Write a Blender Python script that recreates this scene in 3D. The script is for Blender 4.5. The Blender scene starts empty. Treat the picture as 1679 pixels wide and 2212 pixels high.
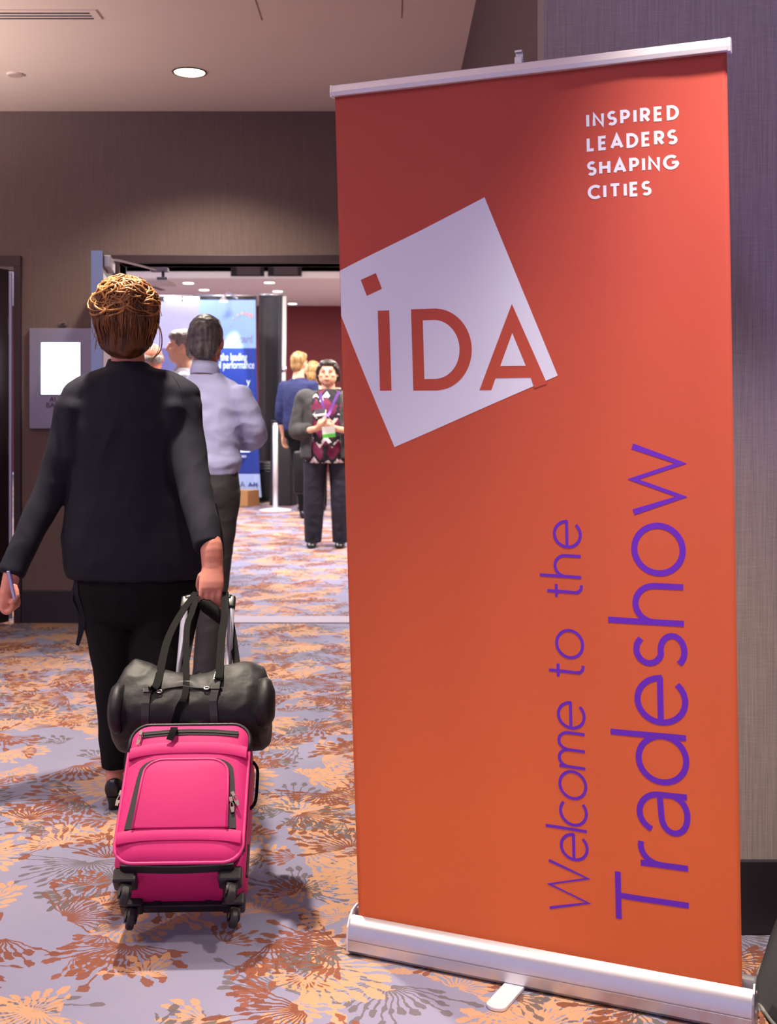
import bpy, bmesh, math, random
from mathutils import Vector, Matrix, noise, Quaternion
random.seed(7)
sc = bpy.context.scene
COL = sc.collection
R = math.radians
PI = math.pi

# ------------------------------------------------------------------ camera, world, lights, exposure
F, CX, YH, CAMH = 2520.0, 839.5, 880.0, 1.25
cam_d = bpy.data.cameras.new('camera')
cam = bpy.data.objects.new('camera', cam_d)
COL.objects.link(cam)
cam.location = (0, 0, CAMH)
cam.rotation_euler = (R(90), 0, 0)
cam_d.sensor_fit = 'HORIZONTAL'
cam_d.sensor_width = 36.0
cam_d.lens = 36.0 * F / 1679.0
cam_d.shift_y = -(1106.0 - YH) / 1679.0
cam_d.clip_end = 200
cam_d.dof.use_dof = True
cam_d.dof.focus_distance = 2.95
cam_d.dof.aperture_fstop = 8.0
sc.camera = cam

world = bpy.data.worlds.new('world')
sc.world = world
world.use_nodes = True
bg = world.node_tree.nodes['Background']
bg.inputs[0].default_value = (0.50, 0.47, 0.86, 1)
bg.inputs[1].default_value = 0.50

sc.view_settings.view_transform = 'Standard'
sc.view_settings.look = 'None'
sc.view_settings.exposure = 0.95
sc.view_settings.gamma = 1.0
sc.view_settings.use_curve_mapping = False

WARM = (1.0, 0.86, 0.70)
# recessed ceiling downlights: x, y, watts, beam degrees
CEIL = 2.97
DOWNLIGHTS = [(-1.02, 5.98, 70, 125), (-0.86, 3.66, 290, 104), (0.66, 1.86, 300, 66), (-1.7, 1.3, 60, 130), (-2.9, 3.2, 80, 130)]
# unseen torchieres added to brighten the ceiling: x, y, watts
ADDED_TORCHIERES = [(-3.3, 4.9, 96), (-2.3, 0.9, 84)]
# violet event uplight on the floor against the right wall, outside the picture
UPLIGHT = (2.1, 2.25, 46)
HALL_LIGHTS = [(-2.2, 9.5), (0.6, 9.5), (-2.2, 13.0), (0.6, 12.6), (-3.7, 18.3), (0.2, 18.5)]
HALL_CEIL = 3.2

# ------------------------------------------------------------------ helpers
def P(px, py, D):
    """the place at depth D that the photograph shows at pixel px, py"""
    return Vector(((px - CX) * D / F, D, CAMH - (py - YH) * D / F))

def lin(c):
    out = []
    for v in c:
        v = v / 255.0
        out.append(v / 12.92 if v <= 0.04045 else ((v + 0.055) / 1.055) ** 2.4)
    return (out[0], out[1], out[2], 1.0)

class NT:
    def __init__(s, m):
        m.use_nodes = True
        s.t = m.node_tree
        s.b = s.t.nodes['Principled BSDF']
    def n(s, kind, **kw):
        nd = s.t.nodes.new(kind)
        for k, v in kw.items():
            setattr(nd, k, v)
        return nd
    def link(s, a, b):
        s.t.links.new(a, b)
    def math(s, op, a, b=None, c=None, clamp=False):
        nd = s.n('ShaderNodeMath', operation=op, use_clamp=clamp)
        for i, v in enumerate((a, b, c)):
            if v is None: continue
            if isinstance(v, (int, float)): nd.inputs[i].default_value = v
            else: s.link(v, nd.inputs[i])
        return nd.outputs[0]
    def vmath(s, op, a, b=None):
        nd = s.n('ShaderNodeVectorMath', operation=op)
        for i, v in enumerate((a, b)):
            if v is None: continue
            if isinstance(v, (tuple, list)): nd.inputs[i].default_value = v
            else: s.link(v, nd.inputs[i])
        return nd.outputs[1] if op in ('LENGTH', 'DOT_PRODUCT') else nd.outputs[0]
    def mix(s, fac, a, b):
        nd = s.n('ShaderNodeMix', data_type='RGBA')
        for i, v in ((0, fac), (6, a), (7, b)):
            if isinstance(v, (int, float)): nd.inputs[i].default_value = v
            elif isinstance(v, (tuple, list)): nd.inputs[i].default_value = v
            else: s.link(v, nd.inputs[i])
        return nd.outputs[2]
    def noise(s, vec, scale, detail=3, rough=0.5):
        nd = s.n('ShaderNodeTexNoise')
        if vec is not None: s.link(vec, nd.inputs['Vector'])
        nd.inputs['Scale'].default_value = scale
        nd.inputs['Detail'].default_value = detail
        nd.inputs['Roughness'].default_value = rough
        return nd.outputs['Fac']
    def coord(s, which='Object'):
        return s.n('ShaderNodeTexCoord').outputs[which]
    def bump(s, h, strength, dist=0.01):
        nd = s.n('ShaderNodeBump')
        nd.inputs['Strength'].default_value = strength
        nd.inputs['Distance'].default_value = dist
        s.link(h, nd.inputs['Height'])
        s.link(nd.outputs[0], s.b.inputs['Normal'])

MATS = {}
def mat(name, c, rough=0.6, metal=0.0, var=0.0, vs=20, bump=0.0, bs=200, stretch=(1, 1, 1), spec=0.5, sheen=0.0, emit=0.0, lincol=False, dist=0.01):
    if name in MATS: return MATS[name]
    m = bpy.data.materials.new(name)
    t = NT(m)
    col = c if lincol else lin(c)
    t.b.inputs['Base Color'].default_value = col
    t.b.inputs['Roughness'].default_value = rough
    t.b.inputs['Metallic'].default_value = metal
    t.b.inputs['Specular IOR Level'].default_value = spec
    if sheen:
        t.b.inputs['Sheen Weight'].default_value = sheen
    if emit:
        t.b.inputs['Emission Color'].default_value = col
        t.b.inputs['Emission Strength'].default_value = emit
    vec = None
    if var or bump:
        vec = t.coord()
        mp = t.n('ShaderNodeMapping'); mp.inputs['Scale'].default_value = stretch
        t.link(vec, mp.inputs[0]); vec = mp.outputs[0]
    if var:
        f = t.noise(vec, vs, 4)
        dark = tuple(v * (1 - var) for v in col[:3]) + (1,)
        lite = tuple(min(1, v * (1 + var)) for v in col[:3]) + (1,)
        t.link(t.mix(f, dark, lite), t.b.inputs['Base Color'])
    if bump:
        t.bump(t.noise(vec, bs, 3), bump, dist)
    MATS[name] = m
    return m

def tag(o, label=None, cat=None, group=None, kind=None):
    if label: o['label'] = label
    if cat: o['category'] = cat
    if group: o['group'] = group
    if kind: o['kind'] = kind
    return o

def empty(name, loc, label, cat, group=None, rz=0.0):
    o = bpy.data.objects.new(name, None)
    COL.objects.link(o)
    o.location = loc
    o.rotation_euler = (0, 0, rz)
    o.empty_display_size = 0.1
    return tag(o, label, cat, group)

class MB:
    """collects shapes; build() links them as one mesh object"""
    def __init__(s):
        s.v = []; s.f = []
    def add(s, vs, fs):
        k = len(s.v)
        s.v += [Vector(v) for v in vs]
        s.f += [tuple(i + k for i in f) for f in fs]
        return s
    def box(s, a, b):
        x0, y0, z0 = a; x1, y1, z1 = b
        return s.add([(x0,y0,z0),(x1,y0,z0),(x1,y1,z0),(x0,y1,z0),(x0,y0,z1),(x1,y0,z1),(x1,y1,z1),(x0,y1,z1)],
                     [(0,3,2,1),(4,5,6,7),(0,1,5,4),(1,2,6,5),(2,3,7,6),(3,0,4,7)])
    def obox(s, c, ax, ay, az):
        """box with centre and three half-axis vectors"""
        c = Vector(c); ax = Vector(ax); ay = Vector(ay); az = Vector(az)
        vs = [c + sx*ax + sy*ay + sz*az for sz in (-1, 1) for sx, sy in ((-1,-1),(1,-1),(1,1),(-1,1))]
        return s.add(vs, [(0,3,2,1),(4,5,6,7),(0,1,5,4),(1,2,6,5),(2,3,7,6),(3,0,4,7)])
    def loft(s, rings, cap=True, closed=False):
        n = len(rings[0]); k = len(s.v); m = len(rings)
        for r in rings: s.v += [Vector(p) for p in r]
        for i in range(m if closed else m - 1):
            i2 = (i + 1) % m
            for j in range(n):
                j2 = (j + 1) % n
                s.f.append((k+i*n+j, k+i*n+j2, k+i2*n+j2, k+i2*n+j))
        if cap and not closed:
            s.f.append(tuple(k + j for j in reversed(range(n))))
            s.f.append(tuple(k + (m-1)*n + j for j in range(n)))
        return s
    def tube(s, pts, rad, n=12, hint=(0, 1, 0.01), cap=True, closed=False, sub=0):
        """rad: number, list of numbers or list of (side, hint) radii"""
        pts = [Vector(p) for p in pts]
        if not isinstance(rad, (list, tuple)): rad = [rad] * len(pts)
        rad = [(r, r) if isinstance(r, (int, float)) else r for r in rad]
        if sub:
            pts, rad = smooth_path(pts, rad, sub, closed)
        hint = Vector(hint).normalized()
        rings = []; m = len(pts)
        for i, p in enumerate(pts):
            a = pts[(i-1) % m] if (closed or i > 0) else p
            b = pts[(i+1) % m] if (closed or i < m-1) else p
            t = (b - a).normalized()
            side = t.cross(hint)
            if side.length < 1e-4: side = t.cross(Vector((1, 0.03, 0)))
            side.normalize(); up = side.cross(t).normalized()
            r1, r2 = rad[i]
            rings.append([p + side*(r1*math.cos(2*PI*j/n)) + up*(r2*math.sin(2*PI*j/n)) for j in range(n)])
        # orientation so that normals point out
        return s.loft(rings, cap, closed)
    def ribbon(s, pts, width_dir, w, th=0.002):
        """flat strap: width along width_dir (vector or list)"""
        pts = [Vector(p) for p in pts]; rings = []
        m = len(pts)
        for i, p in enumerate(pts):
            t = (pts[min(i+1, m-1)] - pts[max(i-1, 0)]).normalized()
            wd = Vector(width_dir[i] if isinstance(width_dir, list) else width_dir)
            wd = (wd - t*wd.dot(t)).normalized()
            nn = t.cross(wd).normalized()
            ww = w[i] if isinstance(w, (list, tuple)) else w
            rings.append([p - wd*ww/2 - nn*th/2, p + wd*ww/2 - nn*th/2, p + wd*ww/2 + nn*th/2, p - wd*ww/2 + nn*th/2])
        return s.loft(rings)
    def ell(s, c, r, rot=None, nu=20, nv=12):
        c = Vector(c); rings = []
        M = rot if rot is not None else Matrix.Identity(3)
        for i in range(1, nv):
            a = PI*i/nv
            rings.append([c + M @ Vector((r[0]*math.sin(a)*math.cos(2*PI*j/nu), r[1]*math.sin(a)*math.sin(2*PI*j/nu), -r[2]*math.cos(a))) for j in range(nu)])
        k = len(s.v)
        s.loft(rings, cap=False)
        b = len(s.v)
        s.v += [c + M @ Vector((0, 0, -r[2])), c + M @ Vector((0, 0, r[2]))]
        m = len(rings)
        for j in range(nu):
            j2 = (j+1) % nu
            s.f.append((b, k+j2, k+j))
            s.f.append((b+1, k+(m-1)*nu+j, k+(m-1)*nu+j2))
        return s
    def cyl(s, a, b, r, n=20, r2=None):
        return s.tube([a, b], [r, r if r2 is None else r2], n, hint=(0.31, 0.77, 0.55))
    def prism(s, pts2, f0, f1):
        """outline (list of 2-tuples) mapped by f0 and f1 to the two faces"""
        n = len(pts2); k = len(s.v)
        s.v += [Vector(f0(*p)) for p in pts2] + [Vector(f1(*p)) for p in pts2]
        s.f.append(tuple(k+i for i in range(n)))
        s.f.append(tuple(k+n+i for i in reversed(range(n))))
        for i in range(n):
            j = (i+1) % n
            s.f.append((k+i, k+n+i, k+n+j, k+j))
        return s
    def build(s, name, m, parent=None, smooth=False, bevel=0.0, seg=2, fix=True, auto=None):
        me = bpy.data.meshes.new(name)
        inv = parent.matrix_basis.inverted() if parent is not None and parent.parent is None else None
        if parent is not None and parent.parent is not None:
            inv = (parent.parent.matrix_basis @ parent.matrix_basis).inverted()
        vs = [inv @ v for v in s.v] if inv is not None else s.v
        me.from_pydata([tuple(v) for v in vs], [], s.f)
        me.update()
        if fix or bevel:
            bm = bmesh.new(); bm.from_mesh(me)
            if fix: bmesh.ops.recalc_face_normals(bm, faces=bm.faces[:])
            if bevel:
                es = [e for e in bm.edges if len(e.link_faces) == 2 and e.calc_face_angle(0) > 0.6]
                bmesh.ops.bevel(bm, geom=es, offset=bevel, segments=seg, profile=0.5, affect='EDGES', clamp_overlap=True)
            bm.to_mesh(me); bm.free()
        if smooth:
            me.polygons.foreach_set('use_smooth', [True]*len(me.polygons))
        elif auto:
            me.polygons.foreach_set('use_smooth', [True]*len(me.polygons))
            me.set_sharp_from_angle(angle=R(auto))
        o = bpy.data.objects.new(name, me)
        COL.objects.link(o)
        if m: me.materials.append(m)
        if parent is not None: o.parent = parent
        return o

def smooth_path(pts, rad, sub, closed=False):
    """Catmull-Rom through points and radii"""
    op, orad = [], []
    m = len(pts)
    for i in range(m if closed else m-1):
        g = lambda k: (k % m) if closed else max(0, min(m-1, k))
        p0, p1, p2, p3 = (pts[g(i+k)] for k in (-1, 0, 1, 2))
        r1, r2 = rad[g(i)], rad[g(i+1)]
        for q in range(sub):
            t = q/sub
            op.append(0.5*((2*p1) + (p2-p0)*t + (2*p0-5*p1+4*p2-p3)*t*t + (3*p1-p0-3*p2+p3)*t**3))
            e = t*t*(3-2*t)
            orad.append((r1[0]+(r2[0]-r1[0])*e, r1[1]+(r2[1]-r1[1])*e))
    if not closed:
        op.append(pts[-1]); orad.append(rad[-1])
    return op, orad

def curve(pts, sub=6, closed=False):
    pts = [Vector(p) for p in pts]
    return smooth_path(pts, [(0, 0)]*len(pts), sub, closed)[0]

def remesh(o, voxel, it=6, fac=0.5, wrinkle=None):
    """turn overlapping closed pieces into one continuous skin"""
    md = o.modifiers.new('r', 'REMESH'); md.mode = 'VOXEL'; md.voxel_size = voxel; md.use_smooth_shade = True
    if it:
        sm = o.modifiers.new('s', 'SMOOTH'); sm.factor = fac; sm.iterations = it
    dg = bpy.context.evaluated_depsgraph_get()
    me = bpy.data.meshes.new_from_object(o.evaluated_get(dg))
    ms = list(o.data.materials)
    o.modifiers.clear()
    old = o.data; o.data = me; bpy.data.meshes.remove(old)
    me.materials.clear()
    for m in ms: me.materials.append(m)
    if wrinkle:
        amp, frq = wrinkle[0], wrinkle[1]; st = wrinkle[2] if len(wrinkle) > 2 else (1, 1, 1)
        nor = [v.normal.copy() for v in me.vertices]
        for v, n_ in zip(me.vertices, nor):
            q = Vector((v.co.x*frq*st[0], v.co.y*frq*st[1], v.co.z*frq*st[2]))
            d = noise.noise(q) + 0.5*noise.noise(q*2.1 + Vector((3, 1, 7)))
            d = (1 - abs(d)*2.0)*0.5
            v.co += n_ * (amp*d)
        me.update()
    me.polygons.foreach_set('use_smooth', [True]*len(me.polygons))
    return o

def arc(cx, cy, rx, ry, a0, a1, n=14):
    return [(cx + rx*math.cos(R(a0 + (a1-a0)*i/n)), cy + ry*math.sin(R(a0 + (a1-a0)*i/n))) for i in range(n+1)]

def rrect(w, h, r, n=6, cx=0.0, cy=0.0):
    o = []
    for sx, sy, a in ((1, 1, 0), (-1, 1, 90), (-1, -1, 180), (1, -1, 270)):
        o += [(cx + sx*(w/2-r) + r*math.cos(R(a+90*i/n)), cy + sy*(h/2-r) + r*math.sin(R(a+90*i/n))) for i in range(n+1)]
    return o

def text_mesh(name, body, m, parent, origin, xdir, ydir, size, ext=0.001, align='LEFT', squeeze=1.0, bold=0.0, fn=None):
    cu = bpy.data.curves.new(name, 'FONT'); cu.body = body; cu.size = size; cu.extrude = ext; cu.align_x = align; cu.offset = bold
    t = bpy.data.objects.new(name, cu); COL.objects.link(t)
    dg = bpy.context.evaluated_depsgraph_get()
    me = bpy.data.meshes.new_from_object(t.evaluated_get(dg))
    bpy.data.objects.remove(t)
    x = Vector(xdir).normalized(); y = Vector(ydir).normalized(); z = x.cross(y)
    inv = parent.matrix_basis.inverted()
    if parent.parent: inv = (parent.parent.matrix_basis @ parent.matrix_basis).inverted()
    for v in me.vertices:
        v.co = inv @ (fn(v.co.x*squeeze, v.co.y, v.co.z) if fn else Vector(origin) + x*v.co.x*squeeze + y*v.co.y + z*v.co.z)
    me.materials.clear(); me.materials.append(m)
    o = bpy.data.objects.new(name, me); COL.objects.link(o); o.parent = parent
    return o

# ------------------------------------------------------------------ materials
def carpet_material():
    m = bpy.data.materials.new('patterned_carpet'); t = NT(m)
    pos = t.coord('Object')
    sep = t.n('ShaderNodeSeparateXYZ'); t.link(pos, sep.inputs[0])
    cmb = t.n('ShaderNodeCombineXYZ'); t.link(sep.outputs[0], cmb.inputs[0]); t.link(sep.outputs[1], cmb.inputs[1])
    flat = cmb.outputs[0]
    # wobble so that strokes look drawn by hand
    nz = t.n('ShaderNodeTexNoise'); nz.inputs['Scale'].default_value = 16; nz.inputs['Detail'].default_value = 3
    t.link(flat, nz.inputs['Vector'])
    wob = t.vmath('MULTIPLY', t.vmath('SUBTRACT', nz.outputs['Color'], (.5, .5, .5)), (.035, .035, 0))
    warped = t.vmath('ADD', flat, wob)
    nz2 = t.n('ShaderNodeTexNoise'); nz2.inputs['Scale'].default_value = 70; nz2.inputs['Detail'].default_value = 2
    t.link(flat, nz2.inputs['Vector'])
    jit = nz2.outputs['Fac']
    base_n = t.noise(flat, 2.2, 3)
    base_f = t.noise(flat, 420, 2)
    c = t.mix(base_n, lin((122, 122, 150)), lin((143, 142, 167)))
    c = t.mix(t.math('MULTIPLY', base_f, 0.35), c, lin((104, 97, 117)))
    def spray(c, scale, off, color, stems, half, width, tipw, density, tip_only=False):
        uv = t.vmath('ADD', t.vmath('MULTIPLY', warped, (scale, scale, 0)), off)
        vo = t.n('ShaderNodeTexVoronoi', voronoi_dimensions='2D', feature='F1')
        vo.inputs['Scale'].default_value = 1.0; vo.inputs['Randomness'].default_value = 0.9
        t.link(uv, vo.inputs['Vector'])
        d = t.vmath('SUBTRACT', uv, vo.outputs['Position'])
        sd = t.n('ShaderNodeSeparateXYZ'); t.link(d, sd.inputs[0])
        rc = t.n('ShaderNodeSeparateXYZ'); t.link(vo.outputs['Color'], rc.inputs[0])
        r = t.math('SQRT', t.math('ADD', t.math('MULTIPLY', sd.outputs[0], sd.outputs[0]), t.math('MULTIPLY', sd.outputs[1], sd.outputs[1])))
        a = t.math('ARCTAN2', sd.outputs[1], sd.outputs[0])
        a = t.math('ADD', a, t.math('MULTIPLY', rc.outputs[0], 6.283))
        a = t.math('WRAP', a, PI, -PI)
        fan = t.math('LESS_THAN', t.math('ABSOLUTE', a), half)
        q = t.math('MULTIPLY', a, stems)
        idx = t.math('FLOOR', q)
        fr = t.math('SUBTRACT', t.math('SUBTRACT', q, idx), 0.5)
        lat = t.math('DIVIDE', t.math('MULTIPLY', fr, r), stems)
        wn = t.n('ShaderNodeTexWhiteNoise', noise_dimensions='2D')
        cw = t.n('ShaderNodeCombineXYZ'); t.link(idx, cw.inputs[0]); t.link(rc.outputs[1], cw.inputs[1]); t.link(cw.outputs[0], wn.inputs['Vector'])
        ln = t.math('MULTIPLY_ADD', wn.outputs['Value'], 0.30, 0.24)
        lat = t.math('ADD', lat, t.math('MULTIPLY', t.math('SUBTRACT', jit, 0.5), 0.012*scale/3))
        al = t.math('ABSOLUTE', lat)
        stem = t.math('MULTIPLY', t.math('LESS_THAN', al, width), t.math('MULTIPLY', t.math('LESS_THAN', r, ln), t.math('GREATER_THAN', r, 0.03)))
        e1 = t.math('DIVIDE', t.math('SUBTRACT', r, ln), tipw*1.9)
        e2 = t.math('DIVIDE', al, tipw)
        ee = t.math('ADD', t.math('MULTIPLY', e1, e1), t.math('MULTIPLY', e2, e2))
        ee = t.math('ADD', ee, t.math('MULTIPLY', t.math('SUBTRACT', jit, 0.5), 2.2))
        tip = t.math('LESS_THAN', ee, 0.9)
        e3 = t.math('DIVIDE', t.math('SUBTRACT', r, t.math('MULTIPLY', ln, 0.62)), tipw*1.6)
        e4 = t.math('DIVIDE', al, tipw*0.75)
        e5 = t.math('ADD', t.math('ADD', t.math('MULTIPLY', e3, e3), t.math('MULTIPLY', e4, e4)), t.math('MULTIPLY', t.math('SUBTRACT', jit, 0.5), 2.2))
        mid = t.math('MULTIPLY', t.math('LESS_THAN', e5, 0.8), t.math('GREATER_THAN', wn.outputs['Value'], 0.35))
        shape = t.math('MAXIMUM', tip, mid)
        if not tip_only: shape = t.math('MAXIMUM', shape, stem)
        keep = t.math('LESS_THAN', rc.outputs[2], density)
        mask = t.math('MULTIPLY', t.math('MULTIPLY', shape, fan), keep)
        mask = t.math('MULTIPLY', mask, 0.92)
        return t.mix(mask, c, color)
    c = spray(c, 2.5, (3.3, 8.1, 0), lin((97, 90, 97)), 6.0, 1.8, 0.006, 0.024, 0.95)
    c = spray(c, 2.2, (0.4, 0.9, 0), lin((179, 139, 110)), 5.4, 1.6, 0.009, 0.036, 0.92)
    c = spray(c, 2.4, (7.7, 2.2, 0), lin((118, 70, 52)), 6.0, 1.45, 0.006, 0.030, 0.92)
    c = spray(c, 4.6, (6.1, 3.3, 0), lin((179, 137, 106)), 3.6, 1.7, 0.010, 0.046, 0.58)
    c = spray(c, 3.3, (1.7, 6.6, 0), lin((181, 141, 111)), 4.6, 1.6, 0.011, 0.040, 0.62)
    c = spray(c, 2.9, (5.9, 4.1, 0), lin((111, 64, 47)), 5.2, 1.3, 0.007, 0.034, 0.75)
    c = spray(c, 4.4, (2.9, 9.4, 0), lin((94, 87, 87)), 3.4, 1.0, 0.008, 0.042, 0.50)
    c = spray(c, 5.2, (8.8, 0.7, 0), lin((124, 75, 56)), 3.4, 1.2, 0.009, 0.046, 0.42)
    t.link(c, t.b.inputs['Base Color'])
    t.b.inputs['Roughness'].default_value = 0.95
    t.b.inputs['Specular IOR Level'].default_value = 0.1
    t.bump(t.noise(flat, 600, 2), 0.35, 0.004)
    return m

def wallcloth(name, c, thread):
    m = bpy.data.materials.new(name); t = NT(m)
    pos = t.coord('Object')
    mp = t.n('ShaderNodeMapping'); mp.inputs['Scale'].default_value = (1, 1, 0.02); t.link(pos, mp.inputs[0])
    v = t.noise(mp.outputs[0], 330, 4, 0.7)
    mp2 = t.n('ShaderNodeMapping'); mp2.inputs['Scale'].default_value = (0.05, 0.05, 1); t.link(pos, mp2.inputs[0])
    h = t.noise(mp2.outputs[0], 500, 3, 0.6)
    s = t.math('ADD', t.math('MULTIPLY', v, 0.7), t.math('MULTIPLY', h, 0.3))
    rp = t.n('ShaderNodeMapRange'); rp.inputs[1].default_value = 0.36; rp.inputs[2].default_value = 0.64; t.link(s, rp.inputs[0])
    a = lin(c); k = thread
    t.link(t.mix(rp.outputs[0], tuple(x*(1-k) for x in a[:3])+(1,), tuple(min(1, x*(1+k)) for x in a[:3])+(1,)), t.b.inputs['Base Color'])
    t.b.inputs['Roughness'].default_value = 0.75
    t.b.inputs['Specular IOR Level'].default_value = 0.25
    t.bump(s, 0.25, 0.003)
    return m

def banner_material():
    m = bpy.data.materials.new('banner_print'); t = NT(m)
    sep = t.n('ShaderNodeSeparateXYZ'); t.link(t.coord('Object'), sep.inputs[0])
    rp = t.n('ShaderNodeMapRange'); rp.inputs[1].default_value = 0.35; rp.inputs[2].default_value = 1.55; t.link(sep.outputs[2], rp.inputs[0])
    t.link(t.mix(rp.outputs[0], lin((216, 106, 60)), lin((182, 78, 68))), t.b.inputs['Base Color'])  # orange low down, darker red towards the top
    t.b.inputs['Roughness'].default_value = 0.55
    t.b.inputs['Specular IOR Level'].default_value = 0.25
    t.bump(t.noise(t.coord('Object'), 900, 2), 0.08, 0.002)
    return m

def blouse_material():
    m = bpy.data.materials.new('zigzag_print'); t = NT(m)
    sep = t.n('ShaderNodeSeparateXYZ'); t.link(t.coord('Object'), sep.inputs[0])
    x, z = sep.outputs[0], sep.outputs[2]
    zig = t.math('PINGPONG', t.math('MULTIPLY', x, 1.0), 0.055)
    q = t.math('ADD', t.math('MULTIPLY', z, 1.0), t.math('MULTIPLY', zig, 1.3))
    w = t.math('FRACT', t.math('MULTIPLY', q, 5.2))
    nn = t.noise(t.coord('Object'), 13, 2)
    white = t.math('MULTIPLY', t.math('LESS_THAN', w, 0.24), t.math('GREATER_THAN', nn, 0.47))
    mag = t.math('MULTIPLY', t.math('GREATER_THAN', w, 0.42), t.math('GREATER_THAN', t.noise(t.coord('Object'), 8, 2), 0.45))
    c = t.mix(mag, lin((22, 18, 30)), lin((110, 24, 66)))
    c = t.mix(white, c, lin((220, 212, 214)))
    t.link(c, t.b.inputs['Base Color']); t.b.inputs['Roughness'].default_value = 0.8
    return m

def hair_material(name, c1, c2, scale=60, rough=0.45, stretch=(1, 1, .12)):
    m = bpy.data.materials.new(name); t = NT(m)
    mp = t.n('ShaderNodeMapping'); mp.inputs['Scale'].default_value = stretch; t.link(t.coord('Object'), mp.inputs[0])
    nn = t.noise(mp.outputs[0], scale, 4, 0.6)
    rp = t.n('ShaderNodeMapRange'); rp.inputs[1].default_value = 0.32; rp.inputs[2].default_value = 0.68; t.link(nn, rp.inputs[0])
    t.link(t.mix(rp.outputs[0], lin(c1), lin(c2)), t.b.inputs['Base Color'])
    t.b.inputs['Roughness'].default_value = rough
    t.bump(nn, 0.6, 0.004)
    return m

def skin_material(name, c):
    m = bpy.data.materials.new(name); t = NT(m)
    a = lin(c)
    nn = t.noise(t.coord('Object'), 28, 4)
    t.link(t.mix(nn, (a[0]*0.82, a[1]*0.74, a[2]*0.72, 1), (min(1, a[0]*1.12), a[1]*1.12, a[2]*1.1, 1)), t.b.inputs['Base Color'])
    t.b.inputs['Roughness'].default_value = 0.5
    t.b.inputs['Subsurface Weight'].default_value = 0.12
    t.b.inputs['Subsurface Radius'].default_value = (0.012, 0.005, 0.003)
    t.bump(t.noise(t.coord('Object'), 500, 2), 0.08, 0.002)
    return m

M_CARPET = carpet_material()
M_WALL = wallcloth('taupe_wallcloth', (114, 98, 94), 0.16)
M_WALL2 = wallcloth('grey_wallcloth', (158, 148, 146), 0.2)
M_CEIL = mat('ceiling_paint', (232, 216, 206), 0.9, var=0.02, vs=3, bump=0.02, bs=300)
M_BASE = mat('dark_baseboard', (34, 30, 40), 0.5, var=0.1)
M_FRAME = mat('dark_walnut_frame', (52, 34, 40), 0.45, var=0.15, vs=40, stretch=(1, 1, .1))
M_LEAF = mat('dark_door_veneer', (46, 32, 40), 0.4, var=0.2, vs=30, stretch=(1, 1, .08))
M_STEEL = mat('brushed_steel', (176, 178, 188), 0.32, 0.9, var=0.06, vs=80, stretch=(1, 1, .05))
M_ALU = mat('satin_aluminium', (206, 206, 214), 0.34, 0.85, var=0.03, vs=120)
M_ALUW = mat('pale_aluminium', (222, 220, 228), 0.4, 0.35)
M_WHITE = mat('white_plastic', (226, 222, 220), 0.5)
M_BLACKPL = mat('black_plastic', (24, 24, 28), 0.38, bump=0.05, bs=300)
M_CHROME = mat('chrome', (215, 212, 205), 0.2, 1.0)
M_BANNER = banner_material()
M_BWHITE = mat('banner_white_ink', (220, 226, 250), 0.55, spec=0.25)
M_BPURPLE = mat('banner_purple_ink', (104, 44, 190), 0.55, spec=0.25)
M_PINK = mat('pink_polyester', (194, 34, 110), 0.62, var=0.04, vs=30, bump=0.15, bs=900, dist=0.002, spec=0.3)
M_PINKP = mat('pink_piping', (212, 48, 124), 0.5)
M_ZIP = mat('black_zip_tape', (18, 18, 22), 0.7, bump=0.2, bs=600, dist=0.002)
M_BAG = mat('black_nylon', (23, 23, 27), 0.55, var=0.15, vs=14, bump=0.25, bs=14, dist=0.02, spec=0.4)
M_STRAP = mat('black_webbing', (8, 8, 10), 0.8, bump=0.2, bs=500, dist=0.002, spec=0.15)
M_PATENT = mat('black_leather', (46, 46, 50), 0.28, spec=0.6)
M_JACKET = mat('black_knit', (28, 29, 40), 0.85, var=0.12, vs=30, bump=0.15, bs=700, dist=0.002, spec=0.2)
M_TROUSER = mat('black_crepe', (10, 10, 15), 0.9, var=0.1, vs=30, bump=0.15, bs=900, dist=0.002, spec=0.2)
M_SHOE = mat('black_shoe_leather', (20, 20, 28), 0.3)
M_SKIN = skin_material('fair_skin', (204, 138, 122))
M_SKIN2 = skin_material('tanned_skin', (188, 118, 94))
M_SKIN3 = skin_material('light_skin', (238, 186, 156))

# ------------------------------------------------------------------ the setting
BWY, SWX, FWY = 6.774, 0.37, 2.775      # back wall face, side wall face, right front-facing wall face
fl = MB().box((-7, -4, -0.1), (6, 24, 0)).build('floor', M_CARPET); tag(fl, 'lavender grey carpet printed with rust and peach plant sprays', kind='structure')
DX0, DX1, DTOP = -1.56, 0.20, 2.085     # doorway to the hall
EX1, EX0 = -2.13, -3.9                  # left doorway outer frame
w = MB()
w.box((DX1, BWY, 0), (SWX+0.02, BWY+0.16, CEIL))
w.box((EX1, BWY, 0), (DX0, BWY+0.16, CEIL))
w.box((DX0, BWY, DTOP), (DX1, BWY+0.16, CEIL))
w.box((EX0, BWY, 2.129), (EX1, BWY+0.16, CEIL))
w.box((-7, BWY, 0), (EX0, BWY+0.16, CEIL))
tag(w.build('wall_back', M_WALL), 'taupe cloth covered wall with two doorways', kind='structure')
w = MB().box((SWX, FWY+0.12, 0), (SWX+0.12, BWY, CEIL+0.6))
tag(w.build('wall_side', M_WALL), 'taupe cloth covered wall running back behind the banner', kind='structure')
w = MB().box((SWX, FWY, 0), (6, FWY+0.12, CEIL+0.6))
tag(w.build('wall_right', M_WALL2), 'grey woven wallcovering beside the banner', kind='structure')
c = MB().box((-7, -4, CEIL), (6, BWY+0.16, CEIL+0.1))
ceil = tag(c.build('ceiling', M_CEIL), 'pale plaster lobby ceiling', kind='structure')
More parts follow.
